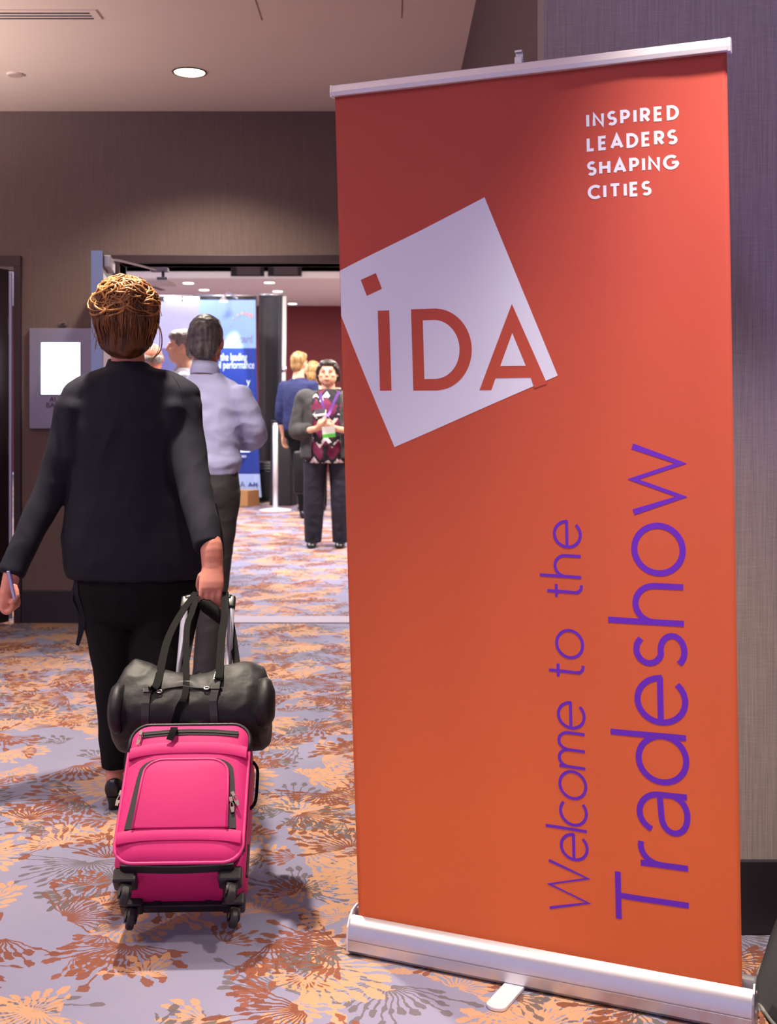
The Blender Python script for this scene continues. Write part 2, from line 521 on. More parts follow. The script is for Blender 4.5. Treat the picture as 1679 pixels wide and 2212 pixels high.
for (x, y0, y1) in ((P(551, 0, 4.93).x, 4.6, 5.18), (P(868, 0, 4.93).x, 4.6, 5.15)):
    MB().box((x, y0, CEIL-0.0015), (x+0.006, y1, CEIL+0.001)).build('ceiling_joint', mat('joint_shadow', (150, 128, 118), 0.9), ceil)  # seam strip darker than the ceiling paint
for name, a, b in (('baseboard_back', (EX1, BWY-0.014, 0), (DX0-0.055, BWY, 0.188)), ('baseboard_right', (SWX-0.001, FWY-0.014, 0), (6, FWY, 0.176)), ('baseboard_side', (SWX-0.014, FWY-0.014, 0), (SWX, BWY, 0.18)), ('baseboard_left', (-7, BWY-0.014, 0), (EX0, BWY, 0.188))):
    tag(MB().box(a, b).build(name, M_BASE, bevel=0.003), 'dark baseboard', kind='structure')
# hall doorway frame
tr = MB()
tr.box((DX0-0.055, BWY-0.02, DTOP), (DX1+0.055, BWY+0.17, 2.133))
tr.box((DX0-0.055, BWY-0.02, 0), (DX0, BWY+0.17, DTOP))
tr.box((DX1, BWY-0.02, 0), (DX1+0.055, BWY+0.17, DTOP))
tag(tr.build('trim_1', M_FRAME, bevel=0.003), 'dark wooden frame of the hall doorway', kind='structure')
tr = MB()
tr.box((EX0, BWY-0.02, 2.066), (EX1, BWY+0.17, 2.129))
tr.box((EX1-0.042, BWY-0.02, 0), (EX1, BWY+0.17, 2.066))
tr.box((EX0, BWY-0.02, 0), (EX0+0.05, BWY+0.17, 2.066))
tag(tr.build('trim_2', M_FRAME, bevel=0.003), 'dark wooden frame of the left doorway', kind='structure')
th = MB().box((DX0, BWY-0.02, 0), (DX1, BWY+0.19, 0.005))
tag(th.build('trim_3', mat('threshold_carpet', (150, 142, 160), 0.9, var=0.1)), 'plain grey threshold strip in the hall doorway', kind='structure')
# open hall door leaf (hinged at left jamb, standing out towards the lobby)
d1 = empty('door_1', (DX0-0.02, BWY-0.02, 0), 'open dark door leaf with steel edge beside the hall doorway', 'door'); d1['kind'] = 'structure'; del d1['category']
hx, hy = DX0-0.028, BWY-0.03
nx, ny = hx+0.13, hy-0.80
ld = Vector((nx-hx, ny-hy, 0)).normalized(); lnn = Vector((-ld.y, ld.x, 0))
if lnn.x < 0: lnn = -lnn
LT = 2.046
cen = Vector(((hx+nx)/2, (hy+ny)/2, LT/2+0.006)) - lnn*0.028
hl = (Vector((nx, ny, 0))-Vector((hx, hy, 0))).length/2
MB().obox(cen, ld*(hl-0.004), lnn*0.0265, Vector((0, 0, LT/2-0.006))).build('door_leaf', M_LEAF, d1, bevel=0.002)
MB().obox(cen+ld*(hl-0.001), ld*0.003, lnn*0.028, Vector((0, 0, LT/2-0.004))).build('edge_plate', mat('pale_blue_edge_strip', (150, 178, 228), 0.4, 0.1), d1)  # blue light on the steel edge is painted into its base colour
MB().obox(cen+lnn*0.0285+Vector((0, 0, -0.02)), ld*(hl-0.03), lnn*0.001, Vector((0, 0, LT/2-0.09))).build('protection_plate', M_STEEL, d1)
MB().obox(cen+lnn*0.045+ld*0.16+Vector((0, 0, LT/2-0.045)), ld*0.16, lnn*0.018, Vector((0, 0, 0.03))).build('closer_body', M_ALU, d1, bevel=0.004)
ca = cen+lnn*0.05+ld*0.1+Vector((0, 0, LT/2-0.01)); cb = P(345, 583, BWY-0.01)
MB().tube([ca, ca+(cb-ca)*0.15+Vector((0, 0, 0.004)), cb+Vector((0, 0, -0.004))], 0.006, 8).build('closer_arm', M_STEEL, d1)
pt = MB(); pt.box((cb.x-0.05, cb.y-0.03, cb.z-0.012), (cb.x+0.05, cb.y+0.03, cb.z+0.012)); pt.cyl(cb+Vector((0.02, 0, 0)), cb+Vector((0.02, 0, -0.045)), 0.009); pt.obox(cb+Vector((0.015, 0, -0.05)), (0.03, 0, 0), (0, 0.012, 0), (0, 0, 0.008))
pt.build('closer_bracket', mat('gunmetal', (92, 88, 104), 0.35, 0.8), d1, bevel=0.002)
# left doorway leaf standing open towards the camera
d2 = empty('door_2', (EX1-0.05, BWY-0.02, 0), 'dark door leaf with steel edge strip standing open at far left', 'door'); d2['kind'] = 'structure'; del d2['category']
hv = Vector((EX1-0.082, BWY-0.03, 0)); dv = Vector((-0.40, -0.916, 0)).normalized(); dn = Vector((0.916, -0.40, 0)).normalized()
MB().obox(hv+dv*0.44+Vector((0, 0, 1.03)), dv*0.44, dn*0.022, Vector((0, 0, 1.015))).build('door_leaf', M_LEAF, d2, bevel=0.002)
MB().obox(hv+Vector((0.022, 0.0, 1.03)), (0.013, 0, 0), (0, 0.008, 0), (0, 0, 1.0)).build('edge_plate', M_STEEL, d2, bevel=0.002)
for zz in (0.35, 1.03, 1.72):
    MB().cyl(hv+Vector((0.012, -0.012, zz-0.05)), hv+Vector((0.012, -0.012, zz+0.05)), 0.007).build('hinge', M_CHROME, d2)

# ------------------------------------------------------------------ ceiling fittings of the lobby
M_GLOW = mat('lamp_glow', (255, 244, 226), 0.5, emit=9.0)
M_RING = mat('bronze_ring', (84, 72, 44), 0.4, 0.4)
labels = ['glowing round recessed downlight in the ceiling above the far doorway', 'round recessed downlight above the woman with suitcase', 'round recessed downlight in front of the orange banner', 'round recessed downlight above the near carpet', 'round recessed downlight on the far left ceiling']
for i, (x, y, e, ang) in enumerate(DOWNLIGHTS):
    dl = empty('downlight', (x, y, CEIL), labels[i], 'ceiling light', 'recessed lobby downlights')
    MB().tube([(x+0.083*math.cos(2*PI*k/32), y+0.083*math.sin(2*PI*k/32), CEIL-0.003) for k in range(32)], [(0.006, 0.004)]*32, 8, hint=(0, 0, 1), closed=True).build('trim_ring', M_RING, dl, smooth=True)
    MB().tube([(x, y, CEIL-0.0045), (x, y, CEIL-0.001)], [0.076, 0.078], 32, hint=(1, 0, 0)).build('lamp_lens', M_GLOW, dl)
    L = bpy.data.lights.new('downlight_beam', 'SPOT'); L.energy = e; L.color = WARM; L.spot_size = R(ang); L.spot_blend = 0.55 if ang > 100 else 0.9; L.shadow_soft_size = 0.06
    lo = bpy.data.objects.new('downlight_beam', L); COL.objects.link(lo); lo.parent = dl; lo.location = (0, 0, -0.02)
sv = empty('linear_air_diffuser', P(90, 31, 5.10), 'long slotted air diffuser in the lobby ceiling at upper left', 'air vent')
sy = 1.72*F/849
x0, x1 = P(-260, 0, sy).x, P(198, 0, sy).x
MB().box((x0, sy-0.065, CEIL-0.006), (x1+0.035, sy+0.06, CEIL+0.001)).build('frame', M_CEIL, sv, bevel=0.002)
for k in range(3):
    yy = sy-0.04+0.035*k
    MB().box((x0, yy, CEIL-0.0075), (x1, yy+0.013, CEIL-0.004)).build('slot', mat('slot_dark', (58, 44, 62), 0.8), sv)
sp = empty('sprinkler_cap', P(33, 160, 6.02), 'small flat sprinkler cover on the ceiling at upper left', 'sprinkler')
q = P(33, 160, 1.72*F/720); q.z = CEIL
MB().cyl(q, q-Vector((0, 0, 0.008)), 0.042, 28).build('cover_plate', M_CEIL, sp, auto=40)
MB().cyl(q-Vector((0, 0, 0.007)), q-Vector((0, 0, 0.010)), 0.036, 28).build('cap_disc', mat('cap_grey', (196, 176, 168), 0.7), sp, auto=40)

tl_lab = ['bronze torchiere floor lamp in the left part of the lobby near the far wall', 'bronze torchiere floor lamp in the left foreground of the lobby', 'bronze torchiere floor lamp on the right side of the lobby']
M_BRONZE = mat('dark_bronze', (70, 58, 46), 0.35, 0.8)
for i, (x, y, e) in enumerate(ADDED_TORCHIERES):
    tl = empty('floor_lamp', (x, y, 0), tl_lab[i], 'floor lamp', 'lobby torchieres')
    MB().loft([[(x+r_*math.cos(2*PI*j/28), y+r_*math.sin(2*PI*j/28), z_) for j in range(28)] for z_, r_ in ((0, .15), (0.015, .15), (0.03, .05), (0.05, .016))]).build('base', M_BRONZE, tl, auto=40)
    MB().cyl((x, y, 0.04), (x, y, 1.74), 0.013, 14).build('pole', M_BRONZE, tl, smooth=True)
    MB().loft([[(x+r_*math.cos(2*PI*j/32), y+r_*math.sin(2*PI*j/32), z_) for j in range(32)] for z_, r_ in ((1.72, .02), (1.75, .09), (1.80, .16), (1.84, .19), (1.838, .18), (1.79, .15), (1.75, .08), (1.735, .02))], cap=False).build('lamp_bowl', M_BRONZE, tl, smooth=True)
    L = bpy.data.lights.new('bowl_light', 'SPOT'); L.energy = e; L.color = (1.0, 0.82, 0.72); L.spot_size = R(150); L.spot_blend = 0.5; L.shadow_soft_size = 0.08
    lo = bpy.data.objects.new('bowl_light', L); COL.objects.link(lo); lo.parent = tl; lo.location = (0, 0, 1.83); lo.rotation_euler = (PI, 0, 0)

ux, uy, ue = UPLIGHT
ul = empty('event_uplight', (ux, uy, 0), 'small black can uplight glowing violet on the floor by the right wall', 'lamp')
MB().loft([[(ux+r_*math.cos(2*PI*j/24), uy+r_*math.sin(2*PI*j/24), z_) for j in range(24)] for z_, r_ in ((0, .10), (0.02, .10), (0.03, .085), (0.20, .095), (0.22, .10), (0.215, .088), (0.18, .08))]).build('can', M_BLACKPL, ul, auto=40)
MB().cyl((ux, uy, 0.185), (ux, uy, 0.195), 0.08, 24).build('lens', mat('violet_lens', (120, 90, 255), 0.3, emit=3.0), ul)
L = bpy.data.lights.new('violet_beam', 'SPOT'); L.energy = ue; L.color = (0.40, 0.32, 1.0); L.spot_size = R(140); L.spot_blend = 0.7; L.shadow_soft_size = 0.07
lo = bpy.data.objects.new('violet_beam', L); COL.objects.link(lo); lo.parent = ul; lo.location = (0, 0, 0.23); lo.rotation_euler = (PI, 0, 0)

# ------------------------------------------------------------------ wall sign with screen
ws = empty('room_sign', P(131, 926, BWY-0.02), 'brushed metal room sign with bright white screen on the back wall', 'sign')
a, b = P(63, 709, BWY-0.03), P(200, 926, BWY-0.03)
MB().box((a.x, BWY-0.03, b.z), (b.x, BWY-0.002, a.z)).build('panel', mat('lavender_metal_panel', (150, 146, 166), 0.38, 0.45, var=0.05, vs=60, stretch=(1, 1, .05)), ws, bevel=0.003)
a2, b2 = P(89, 740, BWY-0.033), P(173, 852, BWY-0.033)
sr = MB().box((a2.x, BWY-0.034, b2.z), (b2.x, BWY-0.028, a2.z)).build('screen', mat('lit_screen', (250, 252, 255), 0.3, emit=1.6), ws)
MB().box((a2.x-0.005, BWY-0.0325, b2.z-0.005), (b2.x+0.005, BWY-0.028, a2.z+0.005)).build('screen_bezel', mat('teal_bezel', (60, 120, 130), 0.3), ws)
M_SIGNT = mat('engraved_grey', (70, 58, 88), 0.6)
text_mesh('lettering', 'AUG', M_SIGNT, ws, P(107, 868, BWY-0.0315), (1, 0, 0), (0, 0, 1), 0.042)
text_mesh('lettering', 'BALL', M_SIGNT, ws, P(99, 881, BWY-0.0315), (1, 0, 0), (0, 0, 1), 0.042)
s2 = empty('wall_sensor', P(137, 704, BWY-0.01), 'tiny square sensor on the wall above the room sign', 'sensor')
q = P(137, 700, BWY)
MB().box((q.x-0.022, BWY-0.012, q.z-0.009), (q.x+0.022, BWY, q.z+0.009)).build('housing', mat('taupe_plastic', (120, 104, 98), 0.6), s2, bevel=0.002)
MB().box((q.x-0.012, BWY-0.014, q.z-0.004), (q.x+0.012, BWY-0.011, q.z+0.004)).build('lens', M_BLACKPL, s2)

# ------------------------------------------------------------------ roll-up banner
B0 = Vector((-0.068, 2.687, 0.072)); BU = Vector((0.782, -0.334, 0)).normalized(); BVV = Vector((-0.052, -0.071, 1.879)).normalized()
BN = BU.cross(BVV).normalized()
if BN.y > 0: BN = -BN                     # towards the viewer
BW, BH = 0.85, 1.881
def wave(u, v):
    k = v/BH
    return 0.0035*math.sin(2*PI*(u/0.30+0.15)+0.5*math.sin(3*v))*(0.35+0.65*math.sin(PI*min(1, max(0, k)))) + 0.0025*math.sin(2*PI*u/0.55+1.2+v*0.8)*math.sin(PI*k) - 0.006*max(0, (u-0.80)/0.05)**2*math.sin(PI*k)
def BP(u, v, off=0.0):
    return B0 + BU*u + BVV*v + BN*(wave(u, v)+off)
bn = empty('rollup_banner', B0 + BU*0.43 - Vector((0, 0, 0.072)), 'tall orange red roll-up banner with white logo and purple welcome lettering', 'banner')
nu_, nv_ = 80, 120
vs = [BP(BW*i/nu_, -0.02+(BH+0.02)*j/nv_) for j in range(nv_+1) for i in range(nu_+1)]
k = len(vs)
vs += [p - BN*0.0006 for p in vs]
fs = []
for j in range(nv_):
    for i in range(nu_):
        a = j*(nu_+1)+i
        fs += [(a, a+1, a+nu_+2, a+nu_+1), (k+a, k+a+nu_+1, k+a+nu_+2, k+a+1)]
for j in range(nv_):
    for i in (0, nu_):
        a = j*(nu_+1)+i; fs.append((a, a+nu_+1, k+a+nu_+1, k+a))
for i in range(nu_):
    for j in (0, nv_):
        a = j*(nu_+1)+i; fs.append((a, k+a, k+a+1, a+1))
# the sheet hangs in object space of the world so that the colour runs by height
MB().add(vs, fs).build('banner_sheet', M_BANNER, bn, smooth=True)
def flat_print(name, polys, m, off, parent=None, dens=0.012):
    """flat inked shapes that follow the sheet; polys: lists of (u, v)"""
    bm = bmesh.new()
    for poly in polys:
        pts = []
        n = len(poly)
        for i in range(n):
            a, b = poly[i], poly[(i+1) % n]
            s = max(1, int(math.hypot(b[0]-a[0], b[1]-a[1])/dens))
            pts += [(a[0]+(b[0]-a[0])*q/s, a[1]+(b[1]-a[1])*q/s) for q in range(s)]
        es = []
        vv = [bm.verts.new((p[0], p[1], 0)) for p in pts]
        for i in range(len(vv)): es.append(bm.edges.new((vv[i], vv[(i+1) % len(vv)])))
        bmesh.ops.triangle_fill(bm, edges=es, use_beauty=True)
    for _ in range(6):
        le = [e for e in bm.edges if e.calc_length() > 0.016]
        if le: bmesh.ops.subdivide_edges(bm, edges=le, cuts=1); bmesh.ops.triangulate(bm, faces=bm.faces[:])
    par = parent or bn
    inv = par.matrix_basis.inverted()
    if par.parent: inv = (par.parent.matrix_basis @ par.matrix_basis).inverted()
    for v in bm.verts: v.co = inv @ BP(v.co.x, v.co.y, off)
    for f in bm.faces:
        f.normal_update()
    bmesh.ops.recalc_face_normals(bm, faces=bm.faces[:])
    me = bpy.data.meshes.new(name); bm.to_mesh(me); bm.free()
    me.polygons.foreach_set('use_smooth', [True]*len(me.polygons))
    me.materials.append(m)
    o = bpy.data.objects.new(name, me); COL.objects.link(o); o.parent = par
    return o
sq = flat_print('logo_square', [[(0.3468, 1.6277), (0.497, 1.2459), (0.1207, 1.0907), (0.001, 1.3855), (0.001, 1.488)]], M_BWHITE, 0.0004)
# letters of the logo in the banner's own colour
dot = [(0.0521, 1.4646), (0.0887, 1.4785), (0.1022, 1.4431), (0.0657, 1.4285)]
li = [(0.0907, 1.3948), (0.1176, 1.3948), (0.1176, 1.2166), (0.0907, 1.2166)]
Dl = [(0.1685, 1.3955), (0.225, 1.3955)] + arc(0.222, 1.306, 0.0872, 0.0895, 85, -85, 24) + [(0.225, 1.2163), (0.1685, 1.2163)]
Dcut = [(0.1955, 1.3704), (0.222, 1.3704)] + arc(0.2205, 1.306, 0.0602, 0.0644, 85, -85, 24) + [(0.222, 1.2416), (0.1955, 1.2416)]
Al = [(0.4018, 1.3991), (0.4745, 1.2290), (0.4440, 1.2190), (0.4397, 1.2425), (0.3619, 1.2422), (0.3519, 1.2170), (0.3247, 1.2166)]
Al = [(0.4018, 1.3991), (0.4738, 1.2290), (0.4464, 1.2200), (0.4390, 1.2424), (0.3619, 1.2422), (0.3519, 1.2168), (0.3247, 1.2166)]
Acut = [(0.4013, 1.3373), (0.4288, 1.2677), (0.3732, 1.2677)]
flat_print('logo_letter', [dot, li], M_BANNER, 0.0008)
flat_print('logo_letter', [Dl], M_BANNER, 0.0008); flat_print('logo_counter', [Dcut], M_BWHITE, 0.0012)
flat_print('logo_letter', [Al], M_BANNER, 0.0008); flat_print('logo_counter', [Acut], M_BWHITE, 0.0012)

# stroke lettering in the banner's geometric face; x-height 2/3 of the capitals
X = 0.667
GLY = {
 'I': (0.0, [[(0, 0), (0, 1)]]),
 'N': (0.68, [[(0, 0), (0, 1), (0.68, 0), (0.68, 1)]]),
 'S': (0.50, [arc(0.25, 0.745, 0.25, 0.255, 40, 270, 16)[:-1] + arc(0.25, 0.25, 0.26, 0.25, 85, -145, 16)]),
 'P': (0.52, [[(0, 0), (0, 1), (0.26, 1)] + arc(0.26, 0.72, 0.27, 0.28, 85, -85, 12) + [(0.26, 0.44), (0, 0.44)]]),
 'R': (0.54, [[(0, 0), (0, 1), (0.26, 1)] + arc(0.26, 0.72, 0.27, 0.28, 85, -85, 12) + [(0.26, 0.44), (0, 0.44)], [(0.24, 0.44), (0.54, 0)]]),
 'E': (0.48, [[(0.48, 1), (0, 1), (0, 0), (0.48, 0)], [(0, 0.51), (0.43, 0.51)]]),
 'D': (0.68, [[(0, 0), (0, 1), (0.2, 1)] + arc(0.2, 0.5, 0.48, 0.5, 85, -85, 16) + [(0.2, 0), (0, 0)]]),
 'L': (0.44, [[(0, 1), (0, 0), (0.44, 0)]]),
 'A': (0.80, [[(0, 0), (0.40, 1), (0.80, 0)], [(0.13, 0.28), (0.67, 0.28)]]),
 'H': (0.66, [[(0, 0), (0, 1)], [(0.66, 0), (0.66, 1)], [(0, 0.51), (0.66, 0.51)]]),
 'G': (0.88, [arc(0.5, 0.5, 0.5, 0.5, 48, 345, 22) + [(0.93, 0.47), (0.56, 0.47)]]),
 'C': (0.80, [arc(0.5, 0.5, 0.5, 0.5, 48, 312, 22)]),
 'T': (0.70, [[(0, 1), (0.70, 1)], [(0.35, 1), (0.35, 0)]]),
 'W': (1.22, [[(0, 1), (0.30, 0), (0.61, 1), (0.92, 0), (1.22, 1)]]),
 'e': (0.66, [[(0.02, 0.345), (0.64, 0.345)] + arc(0.33, 0.333, 0.32, 0.333, 3, 318, 24)]),
 'l': (0.0, [[(0, 0), (0, 1.06)]]),
 'c': (0.56, [arc(0.333, 0.333, 0.333, 0.333, 48, 312, 20)]),
 'o': (0.68, [arc(0.34, 0.333, 0.34, 0.335, 0, 360, 32)]),
 'm': (0.86, [[(0, 0), (0, X)], arc(0.215, 0.42, 0.215, 0.247, 180, 0, 14) + [(0.43, 0)], arc(0.645, 0.42, 0.215, 0.247, 180, 0, 14) + [(0.86, 0)]]),
 't': (0.30, [[(0.12, 0.88), (0.12, 0.16)] + arc(0.27, 0.16, 0.15, 0.16, 180, 285, 8), [(-0.02, 0.645), (0.30, 0.645)]]),
 'h': (0.52, [[(0, 0), (0, 1.06)], arc(0.26, 0.40, 0.26, 0.267, 180, 0, 16) + [(0.52, 0)]]),
 'r': (0.30, [[(0, 0), (0, X)], arc(0.26, 0.36, 0.26, 0.30, 180, 78, 10)]),
 'a': (0.54, [arc(0.275, 0.40, 0.265, 0.267, 158, 0, 14) + [(0.54, 0)], [(0.54, 0.38), (0.24, 0.36)] + arc(0.24, 0.18, 0.24, 0.18, 92, 268, 12) + [(0.30, 0)] + arc(0.27, 0.24, 0.27, 0.24, 285, 350, 6)]),
 'd': (0.67, [arc(0.333, 0.333, 0.333, 0.333, 0, 360, 30), [(0.667, 0), (0.667, 1.06)]]),
 's': (0.42, [arc(0.205, 0.492, 0.195, 0.175, 38, 268, 14)[:-1] + arc(0.205, 0.165, 0.215, 0.165, 85, -148, 14)]),
 'w': (0.94, [[(0, X), (0.235, 0), (0.47, X), (0.705, 0), (0.94, X)]]),
 ' ': (0.34, []),
}
def stroke_text(s, weight, gap):
    """polygons (quads along every stroke) and total width"""
    x = 0.0; out = []
    for ch in s:
        adv, lines = GLY[ch]
        for ln in lines:
            pts = [(p[0]+x, p[1]) for p in ln]
            closed = math.hypot(pts[0][0]-pts[-1][0], pts[0][1]-pts[-1][1]) < 1e-6 and len(pts) > 4
            n = len(pts); L = []; Rr = []
            for i, p in enumerate(pts):
                a = pts[i-1] if i > 0 else (pts[-2] if closed else None)
                b = pts[i+1] if i < n-1 else (pts[1] if closed else None)
                def nrm(p0, p1):
                    d = math.hypot(p1[0]-p0[0], p1[1]-p0[1]) or 1e-9
                    return (-(p1[1]-p0[1])/d, (p1[0]-p0[0])/d)
                n1 = nrm(a, p) if a else nrm(p, b); n2 = nrm(p, b) if b else nrm(a, p)
                m = (n1[0]+n2[0], n1[1]+n2[1]); q = m[0]*n1[0]+m[1]*n1[1]
                if q < 0.25:   # sharp turn
                    ml = math.hypot(*m) or 1e-9; sc_ = weight/2*1.9/ml
                    off = (m[0]*sc_, m[1]*sc_)
                else: off = (m[0]/q*weight/2, m[1]/q*weight/2)
                L.append((p[0]+off[0], p[1]+off[1])); Rr.append((p[0]-off[0], p[1]-off[1]))
            for i in range(n-1): out.append([Rr[i], Rr[i+1], L[i+1], L[i]])
        x += adv + gap
    return out, x-gap
def print_text(name, s, weight, gap, fn, length, size, m, xs=1.0):
    """one inked mesh per letter; the letter gap is solved so that the line has the measured length"""
    adv = sum(GLY[c_][0] for c_ in s)*xs
    gap = (length/size - weight - adv)/max(1, len(s)-1)
    x = 0.0
    inv = bn.matrix_basis.inverted()
    for chr_ in s:
        polys, wd = stroke_text(chr_, weight, gap)
        bm = bmesh.new()
        for q in polys: bm.faces.new([bm.verts.new(((p[0]*xs+x)*size, p[1]*size, 0)) for p in q])
        bmesh.ops.remove_doubles(bm, verts=bm.verts[:], dist=1e-6)
        bmesh.ops.triangulate(bm, faces=bm.faces[:])
        for _ in range(4):
            le = [e for e in bm.edges if e.calc_length() > 0.025]
            if le: bmesh.ops.subdivide_edges(bm, edges=le, cuts=1); bmesh.ops.triangulate(bm, faces=bm.faces[:])
        for v in bm.verts: v.co = inv @ BP(*fn(v.co.x, v.co.y), 0.0004)
        me = bpy.data.meshes.new(name); bm.to_mesh(me); bm.free()
        me.materials.append(m)
        o = bpy.data.objects.new(name, me); COL.objects.link(o); o.parent = bn
        x += GLY[chr_][0]*xs + gap
for s, v0, ln in (('INSPIRED', 1.7545, 0.1865), ('LEADERS', 1.7062, 0.1825), ('SHAPING', 1.6565, 0.1825), ('CITIES', 1.6080, 0.1295)):
    S_ = 0.0236
    print_text('white_letter', s, 0.25, 0.3, lambda x, y, v0=v0: (0.5722+x, v0+0.0022+y), ln, S_, M_BWHITE, 1.09)
for s, v0, ln in (('Welcome', 0.103, 0.4590), ('to', 0.610, 0.1050), ('the', 0.7800, 0.1670)):
    print_text('purple_letter', s, 0.075, 0.22, lambda x, y, v0=v0: (0.5385-y, v0+x), ln, 0.0850, M_BPURPLE)
print_text('purple_letter', 'Tradeshow', 0.085, 0.2, lambda x, y: (0.7470-y, 0.107+x), 1.0050, 0.1440, M_BPURPLE)
# top rail with end caps, pole and hook
RT = BH
rl = MB()
prof = [(-0.012, -0.006), (0.012, -0.006), (0.013, 0.004), (0.010, 0.019), (-0.008, 0.021), (-0.012, 0.012)]
rl.loft([[B0+BU*u+BVV*(RT+q[1])+BN*q[0] for q in prof] for u in (-0.004, 0.856)])
rl.build('top_rail', M_ALUW, bn, bevel=0.0015)
for u0 in (-0.0065, 0.8535):
    MB().loft([[B0+BU*u+BVV*(RT+q[1]*1.06-0.0005)+BN*q[0]*1.06 for q in prof] for u in (u0+0.0, u0+0.005)]).build('rail_end_cap', M_ALUW, bn)
MB().tube([B0+BU*0.42-BN*0.035-Vector((0, 0, 0.02)), B0+BU*0.425+BVV*(RT+0.012)-BN*0.022], 0.008, 14).build('support_pole', M_ALU, bn, smooth=True)
hk = MB(); hc = B0+BU*0.428+BVV*(RT+0.02)-BN*0.002
hk.obox(hc+BVV*0.012-BN*0.006, BU*0.008, BN*0.0015, BVV*0.016); hk.obox(hc+BVV*0.004+BN*0.004, BU*0.008, BN*0.0015, BVV*0.010); hk.obox(hc+BVV*0.026-BN*0.002, BU*0.008, BN*0.005, BVV*0.0025)
hk.build('rail_hook', M_ALU, bn, bevel=0.0008)
# cassette base: profile in (towards viewer, up)
CV = Vector((0, 0, 1)); CN = Vector((BN.x, BN.y, 0)).normalized(); C0 = Vector((B0.x, B0.y, 0))
cpf = [(0.028, 0.004), (0.034, 0.012), (0.034, 0.034), (0.0315, 0.035), (0.0315, 0.037), (0.034, 0.038), (0.030, 0.062), (0.020, 0.078), (0.009, 0.084), (0.006, 0.081), (0.006, 0.05), (-0.012, 0.05), (-0.012, 0.092), (-0.022, 0.094), (-0.046, 0.086), (-0.062, 0.066), (-0.064, 0.03), (-0.058, 0.008), (-0.05, 0.003)]
cs = MB(); cs.loft([[C0+BU*u+CN*q[0]+CV*q[1] for q in cpf] for u in (-0.012, 0.872)])
cs.build('cassette_base', M_ALU, bn, auto=35)
cap_o = [(0.034, 0.006), (0.037, 0.03), (0.033, 0.064), (0.022, 0.082), (0.006, 0.094), (-0.02, 0.098), (-0.048, 0.09), (-0.066, 0.068), (-0.068, 0.03), (-0.06, 0.004), (0.0, 0.001)]
for u0 in (-0.0165, 0.872):
    e = MB(); e.loft([[C0+BU*u+CN*q[0]+CV*q[1] for q in cap_o] for u in (u0, u0+0.0045)])
    cp_ = e.build('cassette_end_cap', M_STEEL if u0 > 0 else M_ALUW, bn, bevel=0.001)
for q in ((0.005, 0.078), (0.018, 0.045), (-0.045, 0.03), (0.0, 0.016)):
    c_ = C0+BU*0.877+CN*q[0]+CV*q[1]
    MB().cyl(c_, c_+BU*0.003, 0.004, 12).build('screw', M_CHROME, bn)
# swing-out flat feet
fu = 0.385; fc = C0+BU*fu
ft = MB(); fdir = (CN*0.93-BU*0.1).normalized(); fs_ = Vector((-fdir.y, fdir.x, 0))
out = [(-0.08, -0.022), (0.125, -0.022)] + [(0.125+0.016*math.sin(R(a_)), -0.022*math.cos(R(a_))) for a_ in range(15, 180, 15)] + [(0.125, 0.022), (-0.08, 0.022)]
ft.prism(out, lambda a_, b_: fc+fdir*a_+fs_*b_+Vector((0, 0, 0.001)), lambda a_, b_: fc+fdir*a_+fs_*b_+Vector((0, 0, 0.009)))
ft.build('swing_foot', M_ALUW, bn, bevel=0.0015)
ft = MB(); ft.prism(out, lambda a_, b_: fc+BU*0.05-fdir*(a_+0.07)+fs_*b_+Vector((0, 0, 0.001)), lambda a_, b_: fc+BU*0.05-fdir*(a_+0.07)+fs_*b_+Vector((0, 0, 0.009)))
ft.build('swing_foot', M_ALUW, bn, bevel=0.0015)

# ------------------------------------------------------------------ charcoal draped stand at the right edge
TBX, TBY = 1.142, 2.402
tb = empty('draped_cocktail_table', (TBX, TBY, 0), 'charcoal cloth draped table standing at the right edge beside the banner base', 'table')
rings = []
for z, r in ((0.004, 0.366), (0.03, 0.360), (0.12, 0.335), (0.22, 0.30), (0.35, 0.25), (0.55, 0.20), (0.8, 0.185), (1.0, 0.205), (1.07, 0.24), (1.085, 0.245), (1.09, 0.235)):
    rings.append([(TBX+(r+0.008*math.sin(9*a_)*(1-z))*math.cos(a_), TBY+(r+0.008*math.sin(9*a_)*(1-z))*math.sin(a_), z) for a_ in [2*PI*j/72 for j in range(72)]])
MB().loft(rings).build('stretch_cover', mat('charcoal_stretch_cloth', (58, 60, 64), 0.6, var=0.1, vs=20, bump=0.1, bs=500), tb, auto=50)
MB().tube([(TBX+0.368*math.cos(2*PI*j/64), TBY+0.368*math.sin(2*PI*j/64), 0.006) for j in range(64)], 0.004, 6, hint=(0, 0, 1), closed=True).build('hem', mat('pale_hem', (120, 120, 118), 0.6), tb, smooth=True)

# ------------------------------------------------------------------ pink suitcase
ALPHA = 42.0
SX, SY, SZ = -0.489, 2.79, 0.056
YAW = R(2.2)
case = empty('suitcase', (SX, SY, 0), 'bright pink rolling suitcase with black zips pulled by the woman', 'suitcase')
SM = Matrix.Translation((SX, SY, SZ)) @ Matrix.Rotation(YAW, 4, 'Z') @ Matrix.Rotation(R(-(90-ALPHA)), 4, 'X')
def S(x, y, z): return SM @ Vector((x, y, z))
SDN = (SM.to_3x3() @ Vector((0, -1, 0)))
SDU = (SM.to_3x3() @ Vector((0, 0, 1)))
SDX = (SM.to_3x3() @ Vector((1, 0, 0)))
W2, SD, SL = 0.150, 0.165, 0.372
def sprism(mb, out, y0, y1):
    return mb.prism(out, lambda a_, b_: S(a_, y0, b_), lambda a_, b_: S(a_, y1, b_))
def spath(out, y):
    return [S(p[0], y if not callable(y) else y(p), p[1]) for p in out]
